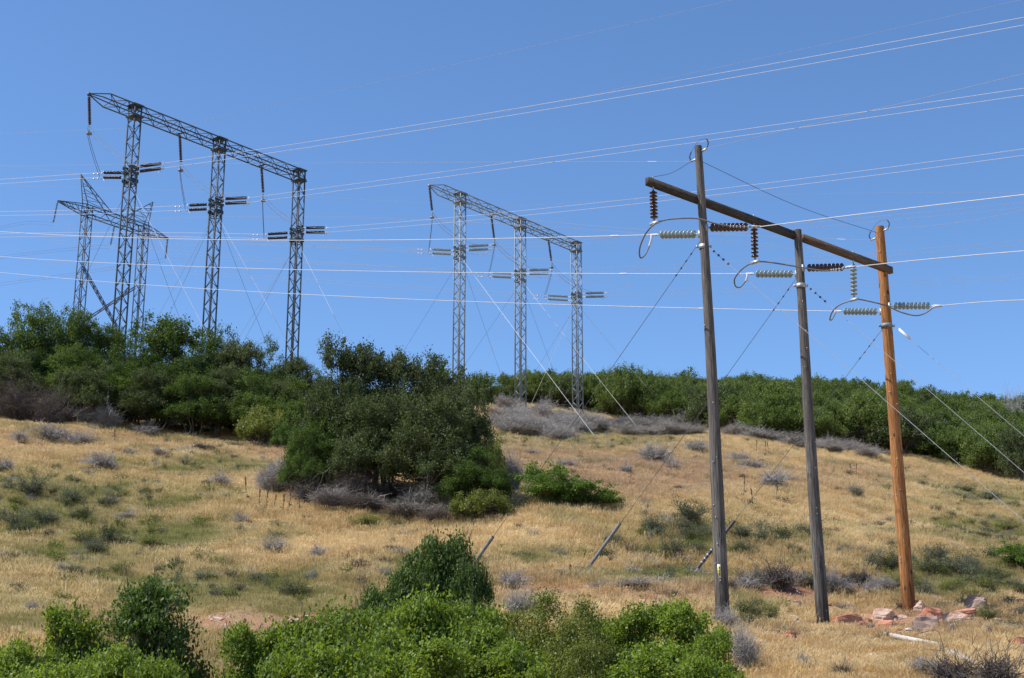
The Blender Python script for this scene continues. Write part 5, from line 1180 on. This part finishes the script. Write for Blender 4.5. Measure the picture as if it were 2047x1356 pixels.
for y0, y1, dens in ((24, 60, 24), (60, 100, 15), (100, 175, 7)):
    n = int((y1 - y0) * (y1 + y0) / 2 * .84 * dens); Y = np.sqrt(rng.uniform(y0 ** 2, y1 ** 2, n)); X = Y * rng.uniform(-.42, .42, n); pts.append(np.stack([X, Y], 1))
pts = np.concatenate(pts); Z = gz(pts[:, 0], pts[:, 1]); P = np.column_stack([pts, Z]); qx, qy = proj(P)
gr, di, ru = patch(GREEN, qx, qy), patch(DIRT, qx, qy), patch(RUST, qx, qy)
_q = [(rng.normal(size=2) * s, rng.uniform(0, 6.28)) for s in (.3, .5, .9, 1.6) for _ in range(3)]
nz = sum(np.sin(k[0] * P[:, 0] + k[1] * P[:, 1] + ph) for k, ph in _q) / 4
gr = np.clip(gr + nz * .22 * (gr > .08) + (nz > .75) * .42, 0, 1); ru = np.clip(ru + nz * .15, 0, 1)
eb = np.array([edge_py(x) for x in qx]); hidden = (P[:, 1] > 112) & (qx > 985) & (qy < eb - 14)
keep = (rng.random(len(P)) > di * .93) & (rng.random(len(P)) > .18 * (nz < -1.1)) & ~hidden
for rx, ry, rw in ROCKS:      # trampled bare ring round every stone, widest on its near side
    d2 = (P[:, 0] - rx) ** 2 + (np.where(P[:, 1] < ry, .55, 1.) * (P[:, 1] - ry)) ** 2; keep &= ~((d2 < (rw * .5 + .28) ** 2) & (rng.random(len(P)) < .88))
P, gr, ru, nz = P[keep], gr[keep], ru[keep], nz[keep]; n = len(P); print('tufts', n)
pk = np.where(gr > .45, 2, rng.integers(0, 2, n)); sw = rng.uniform(.8, 1.35, n) * np.where(P[:, 1] > 100, 1.25, 1.); sh = rng.uniform(.6, 1.25, n) * (1 + .18 * np.clip(nz, -1, 1)) * np.where(P[:, 1] < 50, .85, 1.)
scatter('dry_grass', P, dict(pick=pk, rot=rng.uniform(0, 6.28, n), tx=rng.normal(size=n) * .12, sw=sw, sh=sh, green=gr, rust=ru, hue=rng.random(n)), TUF, 'dry golden grass with greener tufts covering the whole slope', 'grass')


def sprig(name, seed, n, h, R, nl, ls, mat, tw):
    o = twiggy(name, seed, h, R, n, tw, .005, mat, nl, ls, droop=.1, fork=2) if mat else twiggy(name, seed, h, R, n, tw, .006, fork=3)
    ms = [c for c in o.children]; m = MB()
    for i, c in enumerate(ms):
        V = np.array([v.co[:] for v in c.data.vertices]); m.mi = i
        by = {}
        for p in c.data.polygons: by.setdefault(len(p.vertices), []).append(list(p.vertices))
        base = m.n
        m.V.append(V); m.n += len(V)
        for k, F in by.items(): F = np.array(F) + base; m.F.append(F); m.MI.append(np.full(len(F), i)); m.A.append(np.random.default_rng(1).random(len(F)))
    return m.build(name, [c.data.materials[0] for c in ms], link=False)
SP = [sprig('sprig', 501, 22, .38, .32, 420, .045, 'sage', 'twig_dark'), sprig('sprig', 502, 20, .34, .28, 380, .05, 'bush_yellow', 'twig_dark'), sprig('sprig', 503, 60, .28, .42, 0, 0, None, 'twig'), sprig('sprig', 504, 50, .32, .34, 260, .04, 'brown_leaf', 'twig_dark')]
n = 22000; Y = np.sqrt(rng.uniform(30 ** 2, 150 ** 2, n)); X = Y * rng.uniform(-.4, .4, n); Pw = np.column_stack([X, Y, gz(X, Y)]); wx, wy = proj(Pw)
gw = patch(GREEN, wx, wy); nw = sum(np.sin(k[0] * X * 1.3 + k[1] * Y * 1.3 + ph) for k, ph in _q) / 4
eb = np.array([edge_py(x) for x in wx]); keep = (rng.random(n) < (.025 + .42 * gw + .22 * (nw > .9))) & ~((Y > 108) & (wx > 985) & (wy < eb - 10)) & ~((wx < 600) & (wy < 850))
Pw, gw = Pw[keep], gw[keep]; n = len(Pw); print('weeds', n)
pk = np.where(rng.random(n) < .25 + .75 * gw, rng.integers(0, 2, n), rng.integers(2, 4, n))
scatter('low_weeds', Pw, dict(pick=pk, rot=rng.uniform(0, 6.28, n), tx=rng.normal(size=n) * .1, sw=rng.uniform(.6, 1.7, n), sh=rng.uniform(.5, 1.3, n), green=gw, rust=gw, hue=gw), SP, 'small sage sprigs, green weeds and grey twigs dotted through the dry grass', 'weeds')

for o in SC.objects:
    if 'label' in o and not 4 <= len(o['label'].split()) <= 16: print('LONG', len(o['label'].split()), o['label'])
